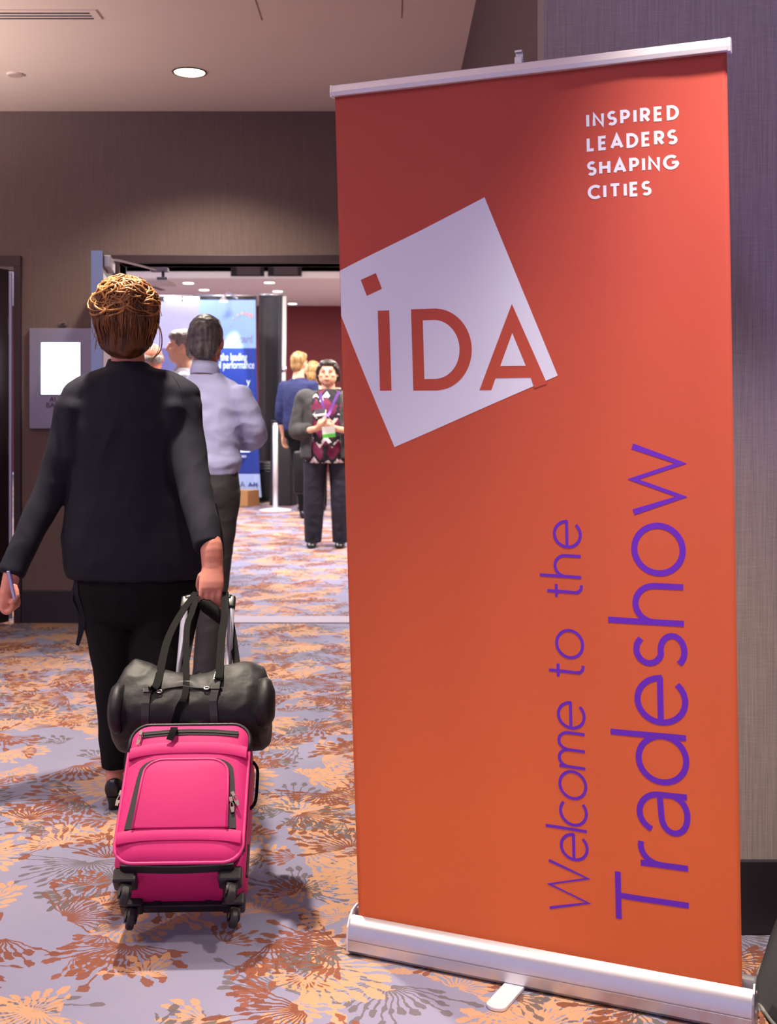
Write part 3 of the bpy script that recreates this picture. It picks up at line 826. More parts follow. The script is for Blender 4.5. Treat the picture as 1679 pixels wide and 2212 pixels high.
mb = MB(); sprism(mb, rrect(2*W2, SL, 0.035, 6, 0, SL/2), 0.0, -SD); mb.build('body', M_PINK, case, bevel=0.012, seg=3, auto=40)
# expander zip gap and front lid
PZ0, PZ1 = 0.012, SL+0.002
mb = MB(); sprism(mb, rrect(2*W2-0.006, PZ1-PZ0-0.004, 0.045, 7, 0, (PZ0+PZ1)/2), -SD+0.002, -SD-0.012); mb.build('zip_gusset', M_ZIP, case)
mb = MB()
lo_ = rrect(2*W2-0.004, PZ1-PZ0, 0.045, 8, 0, (PZ0+PZ1)/2)
rings = []
for k_, (ins, yy) in enumerate(((0.0, -SD-0.010), (0.0, -SD-0.026), (0.006, -SD-0.032), (0.03, -SD-0.037), (0.07, -SD-0.040))):
    rings.append([S(p[0]*(1-ins/W2), yy, (p[1]-SL/2)*(1-ins/(SL/2))+SL/2) for p in lo_])
mb.loft(rings).build('front_lid', M_PINK, case, auto=35)
LY = -SD-0.032
MB().tube(spath(lo_, -SD-0.027), 0.0042, 8, hint=SDN, closed=True).build('lid_piping', M_PINKP, case, smooth=True)
# black trim over the upper corners of the lid
upper = [p for p in lo_ if p[1] > SL*0.80]
upper = sorted(upper, key=lambda p: math.atan2(p[1]-SL*0.8, p[0]), reverse=False)
MB().tube(spath([(W2-0.002, SL*0.80)]+upper+[(-W2+0.002, SL*0.80)], -SD-0.0275), 0.0052, 8, hint=SDN).build('corner_trim', M_BLACKPL, case, smooth=True)
# zip band below the top edge of the lid
tz = [(-0.118, SL-0.032), (-0.06, SL-0.026), (0, SL-0.024), (0.06, SL-0.026), (0.118, SL-0.032)]
mb = MB(); mb.ribbon([S(p[0], -SD-0.0375, p[1]) for p in tz], SDU, 0.016, 0.003); mb.build('top_zip', M_ZIP, case)
MB().ribbon([S(p[0], -SD-0.0395, p[1]) for p in tz], SDU, 0.003, 0.002).build('zip_teeth', M_BLACKPL, case)
# two raised horizontal bands
def band(z, dip, h, name):
    mb = MB(); rr = []
    for i in range(21):
        x = -0.143+0.286*i/20
        zc = z - dip*(abs(x)/0.143)**3
        rr.append([S(x, -SD-0.030, zc-h/2), S(x, -SD-0.042, zc-h/2), S(x, -SD-0.0445, zc-h/4), S(x, -SD-0.0445, zc+h/4), S(x, -SD-0.042, zc+h/2), S(x, -SD-0.030, zc+h/2)])
    return mb.loft(rr).build(name, M_PINK, case, auto=40)
band(SL-0.070, 0.016, 0.030, 'upper_band'); band(0.076, 0.010, 0.030, 'lower_band')
# arched pocket
pk = [(-0.112, 0.088), (-0.106, 0.205)] + [(-0.055-0.049*math.cos(R(a_)), 0.228+0.038*math.sin(R(a_))) for a_ in range(0, 91, 15)] + [(0.055+0.049*math.sin(R(a_)), 0.228+0.038*math.cos(R(a_))) for a_ in range(0, 91, 15)] + [(0.106, 0.205), (0.112, 0.088)]
mb = MB(); sprism(mb, [(p[0]*1.10+math.copysign(0.006*(1-min(1, max(0, (p[1]-0.088)/0.14))), p[0]), p[1]+(0.006 if p[1] > 0.2 else 0)) for p in pk], -SD-0.030, -SD-0.0415); mb.build('pocket_zip', M_ZIP, case)
mb = MB(); sprism(mb, [(p[0]*0.97, p[1]) for p in pk], -SD-0.030, -SD-0.048); mb.build('pocket_panel', M_PINK, case, bevel=0.004, seg=2, auto=35)
MB().tube(spath([(p[0]*0.975, p[1]) for p in pk], -SD-0.0465), 0.0034, 8, hint=SDN).build('pocket_piping', M_PINKP, case, smooth=True)
# zip pulls
def pull(p, d, name='zip_pull'):
    d = Vector(d).normalized(); s_ = d.cross(SDN).normalized()
    o = MB(); o.obox(p, d*0.006, s_*0.004, SDN*0.003)
    o.tube([p+d*0.006+s_*0.004*math.cos(2*PI*j/14)+d*(0.013+0.013*math.sin(2*PI*j/14)) for j in range(14)], 0.0014, 6, hint=SDN, closed=True)
    o.obox(p+d*0.026, d*0.007, s_*0.0035, SDN*0.001)
    return o.build(name, M_CHROME, case, auto=40)
pull(S(0.118, -SD-0.046, 0.172), SDX*0.45-SDU*0.9); pull(S(0.114, -SD-0.046, 0.158), SDX*0.2-SDU)
pull(S(-0.122, -SD-0.044, SL-0.030), -SDX*0.15-SDU); pull(S(-0.156, -SD-0.008, 0.20), -SDX*0.2-SDU)
# metal name plate on the top rim
MB().obox(S(0.0, -SD-0.018, SL+0.004), SDX*0.021, SDN*0.006, SDU*0.0012).build('name_plate', mat('pale_gold_plate', (214, 196, 160), 0.35, 0.7), case)
# lower gusset seen under the lid and bottom parts
mb = MB(); mb.ribbon([S(-0.13+0.26*i/12, -SD-0.012+0.004*math.cos((i-6)/6*1.5), 0.0085-0.004*math.cos((i-6)/6*1.5)) for i in range(13)], SDN, 0.034, 0.004); mb.build('lower_zip', M_ZIP, case)
MB().obox(S(0, -0.012, -0.004), SDX*0.118, SDN*0.016, SDU*0.009).build('skid_bar', M_BLACKPL, case, bevel=0.003)
for sx in (-1, 1):
    MB().obox(S(sx*0.06, -0.030, -0.003), SDX*0.008, SDN*0.003, SDU*0.003).build('rivet_tab', M_BLACKPL, case)
# side trims and side handle on the right flank
MB().obox(S(W2+0.002, -SD*0.5, 0.07), SDX*0.003, SDN*0.006, SDU*0.04).build('side_guard', M_BLACKPL, case, bevel=0.002)
MB().tube(curve([S(W2, -SD*0.55, 0.20), S(W2+0.012, -SD*0.55, 0.22), S(W2+0.014, -SD*0.55, 0.27), S(W2+0.012, -SD*0.55, 0.31), S(W2, -SD*0.55, 0.33)], 5), (0.004), 8).build('side_handle', M_STRAP, case, smooth=True)
MB().tube(spath([(W2-0.001, 0.05), (W2-0.001, SL-0.05)], -SD-0.004), 0.003, 6, hint=SDN).build('side_seam', M_ZIP, case)
# four spinner casters
def caster(x, y, swivel):
    c0 = S(x, y, 0.0)
    ca_ = MB(); ca_.obox(S(x, y, -0.002), SDX*0.027, SDN*0.024, SDU*0.018); hb = ca_.build('caster_housing', M_BLACKPL, case, bevel=0.006)
    ax = S(x, y, -0.018); rd = (SDX*math.cos(swivel)+SDN*math.sin(swivel)).normalized(); sd = SDU.cross(rd).normalized()
    f_ = MB(); f_.cyl(S(x, y, -0.012), S(x, y, -0.030), 0.017, 18, 0.014)
    wc = S(x, y, -0.046)+rd*0.012
    f_.obox(S(x, y, -0.034)+rd*0.006, rd*0.017, sd*0.0135, SDU*0.010)
    for q_ in (-1, 1): f_.obox(wc+sd*0.0125*q_+SDU*0.006, rd*0.011, sd*0.002, SDU*0.012)
    f_.build('caster_fork', M_BLACKPL, case, bevel=0.003, auto=40)
    w_ = MB(); rr = []
    for q_, r_ in ((-0.0095, 0.014), (-0.009, 0.019), (-0.005, 0.0225), (0.005, 0.0225), (0.009, 0.019), (0.0095, 0.014)):
        rr.append([wc+sd*q_+rd*(r_*math.cos(2*PI*j/20))+SDU*(r_*math.sin(2*PI*j/20)) for j in range(20)])
    w_.loft(rr).build('caster_wheel', mat('rubber', (30, 30, 34), 0.5), case, auto=30)
    return wc
for sx in (-1, 1):
    caster(sx*0.120, -SD+0.018, R(70)); caster(sx*0.120, -0.024, R(75))
# telescopic tubes and grip
TL_ = 0.910
GXS = -0.018                               # the telescopic handle leans a little to the left
for sx in (-1, 1):
    MB().tube([S(sx*0.068, -0.020, SL-0.02), S(sx*0.068+GXS, -0.020, TL_)], [(0.0095, 0.006)]*2, 14, hint=SDN).build('handle_tube', mat('matte_silver_tube', (128, 128, 148), 0.45, 0.3), case, smooth=True)
    MB().obox(S(sx*0.066+GXS, -0.020, TL_-0.012), SDX*0.014, SDN*0.012, SDU*0.022).build('grip_corner', M_BLACKPL, case, bevel=0.006, seg=3, auto=40)
MB().tube(curve([S(-0.068+GXS, -0.020, TL_+0.002), S(-0.035+GXS, -0.020, TL_+0.008), S(GXS, -0.020, TL_+0.009), S(0.035+GXS, -0.020, TL_+0.008), S(0.066+GXS, -0.020, TL_+0.002)], 4), (0.014), 14, hint=SDN).build('grip_bar', M_BLACKPL, case, smooth=True)
GRIP = S(GXS, -0.020, TL_+0.008)

# ------------------------------------------------------------------ black duffel bag riding on the suitcase
duf = empty('duffel_bag', S(0.0, -0.1, SL+0.003), 'black nylon duffel bag with webbing handles resting on top of the pink suitcase', 'bag')
DYC = -0.105
def on_bag(px, py, y=DYC):
    """point of the bag's middle plane shown at a pixel"""
    o = Vector((0, 0, CAMH)); d = P(px, py, 1.0)-o
    n_ = SDN; q = S(0, y, 0)
    return o + d*((q-o).dot(n_)/d.dot(n_))
secs = [(246, 1500, 1560, .045), (252, 1490, 1580, .075), (266, 1484, 1600, .092), (282, 1452, 1606, .1), (302, 1430, 1606, .1), (335, 1444, 1606, .1), (375, 1462, 1606, .102), (420, 1470, 1606, .105), (455, 1464, 1606, .105), (490, 1449, 1606, .105), (525, 1440, 1606, .104), (552, 1439, 1606, .1), (574, 1450, 1604, .09), (585, 1472, 1592, .075), (590, 1500, 1565, .045)]
rings = []
for (px, t_, b_, hd) in secs:
    t_ += 14
    pt, pb = on_bag(px, t_), on_bag(px, b_)
    zt = (SM.inverted() @ pt).z; xx = (SM.inverted() @ pt).x
    zb = max(SL+0.004, (SM.inverted() @ pb).z)
    zc, hz = (zt+zb)/2, (zt-zb)/2
    ring = []
    for j in range(36):
        a_ = 2*PI*j/36; ca, sa = math.cos(a_), math.sin(a_)
        e = 0.72
        ring.append(S(xx, DYC - hd*math.copysign(abs(ca)**e, ca), zc + hz*math.copysign(abs(sa)**e, sa)))
    rings.append(ring)
body_d = MB().loft(rings).build('bag_body', M_BAG, duf, smooth=True)
remesh(body_d, 0.006, 5, 0.5, wrinkle=(0.007, 11))
# bulging end pockets and flap
def blob(name, c, r, m, parent, it=4, vox=0.006, wr=(0.004, 14)):
    o = MB().ell(c, r).build(name, m, parent, smooth=True)
    return remesh(o, vox, it, 0.5, wrinkle=wr)
pkR = MB(); pc = on_bag(576, 1535, DYC-0.06)
pkR.loft([[pc + SDX*xo + SDN*(0.03+hd*math.cos(2*PI*j/24)) + SDU*(hz*math.sin(2*PI*j/24)+zo) for j in range(24)] for xo, hd, hz, zo in ((-0.02, .05, .062, .005), (0.0, .06, .066, .004), (0.012, .055, .058, .002), (0.022, .035, .035, 0))]).build('end_pocket', M_BAG, duf, smooth=True)
pc = on_bag(252, 1540, DYC-0.05)
MB().loft([[pc + SDX*xo + SDN*(0.02+hd*math.cos(2*PI*j/24)) + SDU*(hz*math.sin(2*PI*j/24)) for j in range(24)] for xo, hd, hz in ((0.02, .05, .064), (0.004, .058, .066), (-0.006, .05, .058), (-0.012, .03, .035))]).build('end_pocket', M_BAG, duf, smooth=True)
def front(px, py, lift=0.0):
    """point on the bag's camera-facing surface at a pixel (found by ray casting the finished body)"""
    o = Vector((0, 0, CAMH)); d = (P(px, py, 1.0)-o).normalized()
    iv = duf.matrix_basis.inverted()
    ok, loc, nr, _ = body_d.ray_cast(iv @ o, d)
    if not ok: return on_bag(px, py)
    return duf.matrix_basis @ loc + nr*lift - d*lift*0.5
for pts in ([(322, 1487), (318, 1500), (315, 1520), (314, 1545), (314, 1572)], [(474, 1452), (469, 1470), (464, 1495), (460, 1515), (462, 1545), (464, 1570)]):
    pp = [front(px, py, 0.003) for px, py in pts]
    MB().ribbon(pp, SDX, 0.0195, 0.0028).build('leather_band', M_PATENT, duf)
# zip across the top front
zp = [front(px, py, 0.002) for px, py in ((335, 1496), (360, 1488), (395, 1483), (420, 1487), (450, 1489), (480, 1488))]
MB().tube(zp, 0.0022, 6).build('zip', M_ZIP, duf, smooth=True)
for px, py in ((447, 1488), (345, 1495)):
    q = front(px, py, 0.004); MB().tube([q+SDX*0.007*math.cos(2*PI*j/12)+SDU*0.004*math.sin(2*PI*j/12) for j in range(12)], 0.0015, 6, hint=SDN, closed=True).build('zip_ring', M_CHROME, duf, smooth=True)
for px, py in ((320, 1493), (466, 1487)):
    MB().obox(front(px, py, 0.005), SDX*0.011, SDN*0.0018, SDU*0.006).build('strap_buckle', M_PATENT, duf, bevel=0.001)
# webbing handles looped over the trolley grip
gp = lambda x, dy=0.0, dz=0.0: S(x, -0.020-dy, TL_+dz)
h1 = curve([front(324, 1490, 0.004), front(340, 1478, 0.004), S(-0.100, -0.15, 0.66), S(-0.085, -0.105, 0.78), S(-0.062, -0.046, TL_-0.01), S(-0.052, -0.034, TL_+0.018), S(-0.050, -0.004, TL_+0.006), S(-0.06, 0.0, 0.82), S(-0.06, -0.04, 0.68), on_bag(390, 1476)], 6)
MB().ribbon(h1, SDX*0.9+SDU*0.1, 0.021, 0.0025).build('handle_strap', M_STRAP, duf)
h2 = curve([front(470, 1470, 0.004), front(474, 1456, 0.004), S(0.048, -0.15, 0.68), S(0.045, -0.105, 0.79), S(0.032, -0.046, TL_-0.01), S(0.030, -0.036, TL_+0.016), S(0.032, -0.002, TL_+0.004), S(0.055, 0.0, 0.82), S(0.080, -0.04, 0.68), on_bag(512, 1446)], 6)
MB().ribbon(h2, SDX, 0.021, 0.0025).build('handle_strap', M_STRAP, duf)
h3 = curve([S(-0.048, -0.052, TL_-0.012), S(-0.050, -0.10, 0.80), S(-0.050, -0.15, 0.70), front(402, 1490, 0.004), front(388, 1530, 0.005), front(374, 1575, 0.006), S(-0.040, -SD-0.052, SL-0.02), S(-0.048, -SD-0.052, SL-0.055)], 6)
MB().ribbon(h3, SDX, 0.017, 0.0022).build('hanging_strap', M_STRAP, duf)
wrp = MB(); wrp.loft([[S(x, -0.020-r_*math.cos(2*PI*j/16)*1.1, TL_-0.004-dz+r_*math.sin(2*PI*j/16)) for j in range(16)] for x, r_, dz in ((GXS-0.028, 0.012, 0.0), (GXS-0.02, 0.02, 0.010), (GXS+0.01, 0.026, 0.03), (GXS+0.036, 0.024, 0.055), (GXS+0.044, 0.010, 0.078))])
remesh(wrp.build('handle_wrap', M_STRAP, duf), 0.004, 4)

# ------------------------------------------------------------------ people
def fingers(mb, chains, r0=0.0095, r1=0.0072):
    for ch in chains:
        n = len(ch); pts, rr = smooth_path([Vector(p) for p in ch], [(r0+(r1-r0)*i/(n-1),)*2 for i in range(n)], 3)
        mb.tube(pts, rr, 10, hint=(0.3, 0.5, 0.8))
        mb.ell(pts[-1], (r1, r1, r1), nu=10, nv=6); mb.ell(pts[0], (r0, r0, r0), nu=10, nv=6)
def open_hand(mb, wrist, d, side, nrm, s=1.0, curl=0.5, thumb=1):
    """hand from the wrist along d; side runs across the knuckles towards the thumb, nrm out of the palm"""
    d = Vector(d).normalized(); nrm = Vector(nrm); nrm = (nrm-d*nrm.dot(d)).normalized(); side = Vector(side); side = (side-d*side.dot(d)-nrm*side.dot(nrm)).normalized()
    w = Vector(wrist)
    mb.loft([[w+d*t*s+side*(a*math.cos(2*PI*j/16))*s+nrm*(b*math.sin(2*PI*j/16))*s for j in range(16)] for t, a, b in ((-0.02, .024, .019), (0.02, .031, .017), (0.055, .040, .016), (0.085, .040, .013), (0.095, .030, .008))])
    ch = []
    for k, ln in ((-1.5, 0.062), (-0.5, 0.076), (0.5, 0.080), (1.5, 0.072)):
        b = w+d*0.082*s+side*(k*0.0195)*s; p = [b]; cd = d.copy()
        for q in range(3):
            ang = curl*(0.7+0.3*q)
            cd = (cd*math.cos(ang)+nrm*math.sin(ang)).normalized() if q == 0 else (Quaternion(d.cross(nrm), ang) @ cd)
            p.append(p[-1]+cd*ln*s*(0.45, 0.32, 0.23)[q])
        ch.append(p)
    tb_ = w+d*0.028*s+side*0.026*s
    ch.append([tb_, tb_+(side*0.7+d*0.6+nrm*0.3).normalized()*0.034*s, tb_+(side*0.75+d*1.3+nrm*0.7).normalized()*0.062*s])
    fingers(mb, ch, 0.0092*s, 0.0072*s)

# ---- woman in black pulling the suitcase
D_T = 3.78
wm = empty('person', (P(285, 0, 3.7).x, 3.7, 0), 'person in black jacket and trousers walking away, auburn updo, pulling pink suitcase', 'person')
def ringpx(l, r, y, D, hd, e=0.9, n=40, dz=0.0):
    a, b = P(l, y, D), P(r, y, D); c_ = (a+b)/2; hw = (b.x-a.x)/2
    o = []
    for j in range(n):
        t = 2*PI*j/n; ca, sa = math.cos(t), math.sin(t)
        o.append(Vector((c_.x+hw*math.copysign(abs(ca)**e, ca), D+hd*math.copysign(abs(sa)**e, sa), c_.z+dz)))
    return o
body = MB()
hc = P(272, 700, 3.755)
body.ell(hc, (0.073, 0.090, 0.112)); body.ell(hc+Vector((0, 0.03, -0.06)), (0.056, 0.062, 0.062))
body.ell(hc+Vector((0, 0.098, -0.02)), (0.012, 0.018, 0.022)); body.ell(hc+Vector((0, 0.088, -0.062)), (0.024, 0.012, 0.010))
for sx in (-1, 1): body.ell(hc+Vector((sx*0.078, 0.004, -0.045)), (0.010, 0.018, 0.030))
body.tube([P(272, 735, 3.77), P(278, 790, 3.77), P(284, 830, 3.78)], [(0.052, 0.056), (0.054, 0.056), (0.08, 0.06)], 20, sub=4)
body.loft([ringpx(l, r, y, D_T, hd) for l, r, y, hd in ((250, 320, 806, .05), (205, 370, 845, .07), (180, 390, 900, .085), (182, 392, 1000, .09), (175, 405, 1100, .095), (175, 425, 1200, .105), (190, 420, 1290, .1))])
LA = [(165, 880, 3.76), (144, 960, 3.76), (110, 1060, 3.75), (62, 1155, 3.71), (27, 1240, 3.66)]
body.tube([P(*q) for q in LA], [0.045, 0.044, 0.036, 0.031, 0.026], 16, sub=4)
G = GRIP
RA = [P(394, 880, 3.76), P(404, 960, 3.73), P(420, 1055, 3.65), P(443, 1150, 3.52)]
RW = G+Vector((0.010, 0.004, 0.085))
body.tube(RA+[G+Vector((0.002, 0.03, 0.15)), RW], [0.045, 0.045, 0.038, 0.035, 0.034, (0.0315, 0.022)], 18, sub=4)
body.loft([[G+Vector((cx_+a*math.cos(2*PI*j/18), cy_+b*math.sin(2*PI*j/18), cz_)) for j in range(18)] for cx_, cy_, cz_, a, b in ((0.010, 0.008, 0.10, .031, .021), (0.010, -0.002, 0.075, .034, .020), (0.010, -0.012, 0.052, .0375, .019), (0.010, -0.019, 0.034, .0375, .016), (0.009, -0.021, 0.020, .034, .012))])
ch = []
for k, (x, lo) in enumerate(((-0.0185, -0.002), (-0.0005, 0.003), (0.0175, 0.004), (0.0355, 0.0))):
    ch.append([G+Vector((x, -0.020, 0.034)), G+Vector((x, -0.026, 0.012)), G+Vector((x, -0.021, -0.012-lo)), G+Vector((x, -0.002, -0.025-lo)), G+Vector((x, 0.016, -0.016))])
fingers(body, ch, 0.0086, 0.0076)
fingers(body, [[G+Vector((-0.022, 0.0, 0.066)), G+Vector((-0.032, 0.018, 0.034)), G+Vector((-0.018, 0.026, 0.002)), G+Vector((0.004, 0.026, -0.010))]], 0.0115, 0.0085)
# left hand holding the phone
LW = P(28, 1240, 3.66)
body.loft([[LW+Vector((dx+a*math.cos(2*PI*j/16), dy+b*math.sin(2*PI*j/16), dz)) for j in range(16)] for dx, dy, dz, a, b in ((0.0, 0, 0.02, .027, .024), (-0.008, 0, -0.02, .026, .030), (-0.016, 0, -0.055, .024, .036), (-0.016, 0, -0.085, .022, .036), (-0.014, 0, -0.105, .016, .030))])
ch = []
for k, dy in enumerate((-0.027, -0.009, 0.010, 0.028)):
    b = LW+Vector((-0.026, dy, -0.088))
    ch.append([b+Vector((0.004, 0, 0.01)), b+Vector((0.003, -0.002, -0.018)), b+Vector((0.018, -0.004, -0.027+0.003*k)), b+Vector((0.034, -0.005, -0.014)), b+Vector((0.034, -0.004, 0.008))])
fingers(body, ch, 0.0092, 0.0076)
fingers(body, [[LW+Vector((0.010, -0.022, -0.035)), LW+Vector((0.022, -0.030, -0.062)), LW+Vector((0.006, -0.034, -0.085))]], 0.0105, 0.008)
# legs and feet
LL = [(228, 1290, 3.77), (246, 1480, 3.71), (248, 1640, 3.67)]
RL = [(352, 1300, 3.77), (338, 1490, 3.66), (304, 1680, 3.55)]
body.tube([P(*q) for q in LL]+[Vector((P(247, 0, 3.66).x, 3.66, 0.10)), Vector((P(249, 0, 3.65).x, 3.655, 0.05))], [0.07, 0.048, 0.033, 0.027, 0.028], 16, sub=4)
body.tube([P(*q) for q in RL]+[Vector((P(304, 0, 3.52).x, 3.53, 0.06))], [0.07, 0.048, 0.034, 0.03], 16, sub=4)
LF = Vector((P(249, 0, 3.65).x, 3.655, 0)); RF = Vector((P(304, 0, 3.53).x, 3.53, 0))
for f0 in (LF, RF): body.tube([f0+Vector((0, 0, 0.055)), f0+Vector((0, 0.08, 0.04)), f0+Vector((0, 0.17, 0.022))], [0.026, (0.032, 0.022), (0.034, 0.012)], 12)
bo = body.build('body', M_SKIN, wm); remesh(bo, 0.0032, 3, 0.4)
# jacket
jk = MB()
jk.loft([ringpx(l, r, y, D, hd) for l, r, y, D, hd in ((244, 322, 782, 3.77, .062), (236, 330, 796, 3.77, .070), (205, 362, 806, 3.775, .085), (168, 402, 838, D_T, .105), (152, 414, 875, D_T, .122), (150, 416, 930, D_T, .130), (154, 414, 1000, D_T, .128), (152, 418, 1050, D_T, .128), (142, 430, 1100, D_T, .135), (135, 444, 1160, D_T, .142), (139, 450, 1210, D_T, .145), (146, 452, 1243, D_T, .142), (150, 450, 1246, D_T, .139))])
jk.tube([P(162, 872, 3.76)]+[P(*q) for q in ((144, 958, 3.76), (112, 1055, 3.75), (64, 1150, 3.71), (23, 1242, 3.66))], [0.062, 0.060, 0.053, 0.045, 0.041], 24, sub=5)
jk.tube([P(392, 872, 3.76), P(403, 955, 3.73), P(419, 1050, 3.645), P(437, 1120, 3.555), P(451, 1184, 3.484)], [0.064, 0.060, 0.054, 0.048, 0.0425], 24, sub=5)
jk.ell(P(172, 872, 3.775), (0.066, 0.085, 0.060)); jk.ell(P(386, 868, 3.775), (0.070, 0.088, 0.062))
for t_ in range(13):
    q_ = t_/12.0; jk.ell(P(182+204*q_, 852-32*math.sin(PI*q_)**0.8, 3.775), (0.07, 0.085, 0.05))
jk.tube([P(446, 1085, 3.84), P(462, 1150, 3.86), P(477, 1208, 3.88)], [(0.03, 0.05), (0.026, 0.05), (0.013, 0.03)], 16, sub=4)
for yy in range(880, 1000, 20):
    f_ = (yy-880)/120.0
    jk.ell(P(386+8*f_, yy, 3.77-0.01*f_), (0.058, 0.097-0.02*f_, 0.05)); jk.ell(P(170-6*f_, yy, 3.77-0.005*f_), (0.054, 0.097-0.02*f_, 0.05))
jo = jk.build('jacket', M_JACKET, wm); remesh(jo, 0.005, 46, 0.5, wrinkle=(0.007, 9, (1, 1, .6)))
# seams of the raglan shoulders lie on the jacket
def on_mesh(o, par, px, py, lift=0.002):
    og = Vector((0, 0, CAMH)); d = (P(px, py, 1.0)-og).normalized()
    iv = par.matrix_basis.inverted()
    ok, loc, nr, _ = o.ray_cast(iv @ og, d)
    return (par.matrix_basis @ loc + nr*lift) if ok else None
for pts in ([(372, 812), (386, 832), (394, 860), (396, 890)],):
    pp = [q for q in (on_mesh(jo, wm, x_, y_, 0.0008) for x_, y_ in pts) if q is not None]
    if len(pp) > 2: MB().tube(curve(pp, 5), 0.0009, 6).build('shoulder_seam', M_TROUSER, jo, smooth=True)
# collar band and neck tie tails
MB().loft([[P(272+ (x0*math.cos(2*PI*j/30)), y0, 3.77)+Vector((0, hd*math.sin(2*PI*j/30), 0.010*math.sin(2*PI*j/30))) for j in range(30)] for x0, y0, hd in ((44, 806, .066), (43, 790, .063), (38, 776, .060), (35, 777, .056), (40, 802, .06))], cap=False).build('collar', M_JACKET, wm, smooth=True)
# trousers
tr = MB()
tr.loft([ringpx(l, r, y, 3.77, hd) for l, r, y, hd in ((178, 410, 1150, .10), (168, 424, 1225, .115), (160, 438, 1275, .125), (170, 425, 1330, .115), (185, 405, 1350, .09))])
tr.tube([P(221, 1285, 3.77), P(243, 1380, 3.74), P(251, 1480, 3.71), P(252, 1570, 3.685), P(252, 1660, 3.665)], [0.088, 0.077, 0.066, 0.056, 0.0475], 24, sub=5)
tr.tube([P(354, 1295, 3.77), P(342, 1390, 3.72), P(332, 1490, 3.66), P(318, 1590, 3.60), P(300, 1698, 3.53)], [0.092, 0.084, 0.072, 0.060, 0.050], 24, sub=5)
remesh(tr.build('trousers', M_TROUSER, wm), 0.006, 10, 0.5, wrinkle=(0.005, 10, (1, 1, .6)))
# low heeled shoes
for f0 in (LF, RF):
    sh = MB()
    sh.loft([[f0+Vector((a*math.cos(2*PI*j/20), y_, zc+hz*math.sin(2*PI*j/20))) for j in range(20)] for y_, a, zc, hz in ((-0.042, .012, .068, .018), (-0.036, .024, .064, .032), (-0.015, .031, .060, .036), (0.03, .033, .048, .030), (0.09, .036, .036, .026), (0.15, .038, .024, .020), (0.19, .030, .018, .015), (0.212, .014, .015, .010))])
    so = sh.build('shoe', M_SHOE, wm, smooth=True)
    MB().loft([[f0+Vector((a*math.cos(2*PI*j/16), -0.018+b*math.sin(2*PI*j/16), z_)) for j in range(16)] for z_, a, b in ((0.0, .017, .018), (0.018, .018, .020), (0.04, .024, .026))]).build('shoe_heel', mat('heel_black', (26, 24, 26), 0.4), so, auto=40)
# waist tie hanging at the left hip
tp = curve([P(164, 1255, 3.70), P(164, 1285, 3.69), P(171, 1315, 3.69), P(177, 1345, 3.695), P(173, 1372, 3.70), P(167, 1394, 3.70)], 5)
MB().ribbon(tp, (0.9, -0.2, 0.1), [0.012+0.012*math.sin(PI*min(1, i/24))*(1 if i < 18 else 0.8) for i in range(len(tp))], 0.002).build('waist_tie', M_JACKET, wm)
tp = curve([P(160, 1268, 3.71), P(155, 1292, 3.69), P(162, 1312, 3.69), P(172, 1330, 3.70)], 5)
MB().ribbon(tp, (0.6, -0.7, 0.1), 0.016, 0.002).build('waist_tie', M_JACKET, wm)
# hair: full base plus combed locks; shade painted dark low down, bun painted as lit
M_HAIR = hair_material('auburn_hair', (44, 24, 15), (112, 68, 38), 55)
M_LOCK = hair_material('golden_locks', (92, 54, 26), (196, 138, 78), 40)
HC = P(272.5, 688, 3.735)
hb_ = MB()
hb_.ell(HC, (0.094, 0.102, 0.108)); hb_.ell(HC+Vector((0.004, -0.02, 0.062)), (0.082, 0.082, 0.060)); hb_.ell(HC+Vector((0.062, -0.015, 0.04)), (0.038, 0.06, 0.05)); hb_.ell(HC+Vector((-0.06, -0.018, 0.03)), (0.04, 0.06, 0.05))
hb_.ell(HC+Vector((0.0, -0.005, -0.065)), (0.078, 0.082, 0.065)); hb_.tube([HC+Vector((0.002, -0.01, -0.08)), HC+Vector((0.010, -0.008, -0.118))], [(0.062, 0.064), (0.034, 0.045)], 20)
ho = hb_.build('hair', M_HAIR, wm); remesh(ho, 0.006, 6, 0.5, wrinkle=(0.012, 16, (1, 1, .7)))
iv = wm.matrix_basis.inverted()
def hair_hit(az, el, lift):
    d = Vector((math.cos(el)*math.sin(az), -math.cos(el)*math.cos(az), math.sin(el)))
    ok, loc, nr, _ = ho.ray_cast(iv @ (HC+d*0.4), -d)
    return wm.matrix_basis @ loc + d*lift if ok else HC+d*0.1
rnd = random.Random(11)
lk = MB()
for k in range(330):                       # locks combed up from the nape and sides to the crown
    az = rnd.uniform(-2.2, 2.2); e0 = rnd.uniform(-0.95, 0.2); e1 = rnd.uniform(0.45, 1.25); dz_ = rnd.uniform(-0.5, 0.5)
    lf = rnd.uniform(0.0, 0.004); n_ = 9; ph = rnd.uniform(0, 6.28)
    pts = []
    for i in range(n_):
        t = i/(n_-1)
        pts.append(hair_hit(az*(1-0.25*t)+dz_*t*t+0.05*math.sin(5*t+ph), e0+(e1-e0)*t, lf+0.005*math.sin(PI*t)*rnd.uniform(0.3, 1)))
    r_ = rnd.uniform(0.0008, 0.0026)
    lk.tube(pts, [r_*(0.35+math.sin(PI*(0.08+0.84*i/(n_-1)))*0.75) for i in range(n_)], 5)
lo1 = lk.build('hair_locks', hair_material('auburn_locks', (62, 34, 18), (150, 96, 50), 40), ho, smooth=True); lo1['kind'] = 'stuff'
lk = MB()
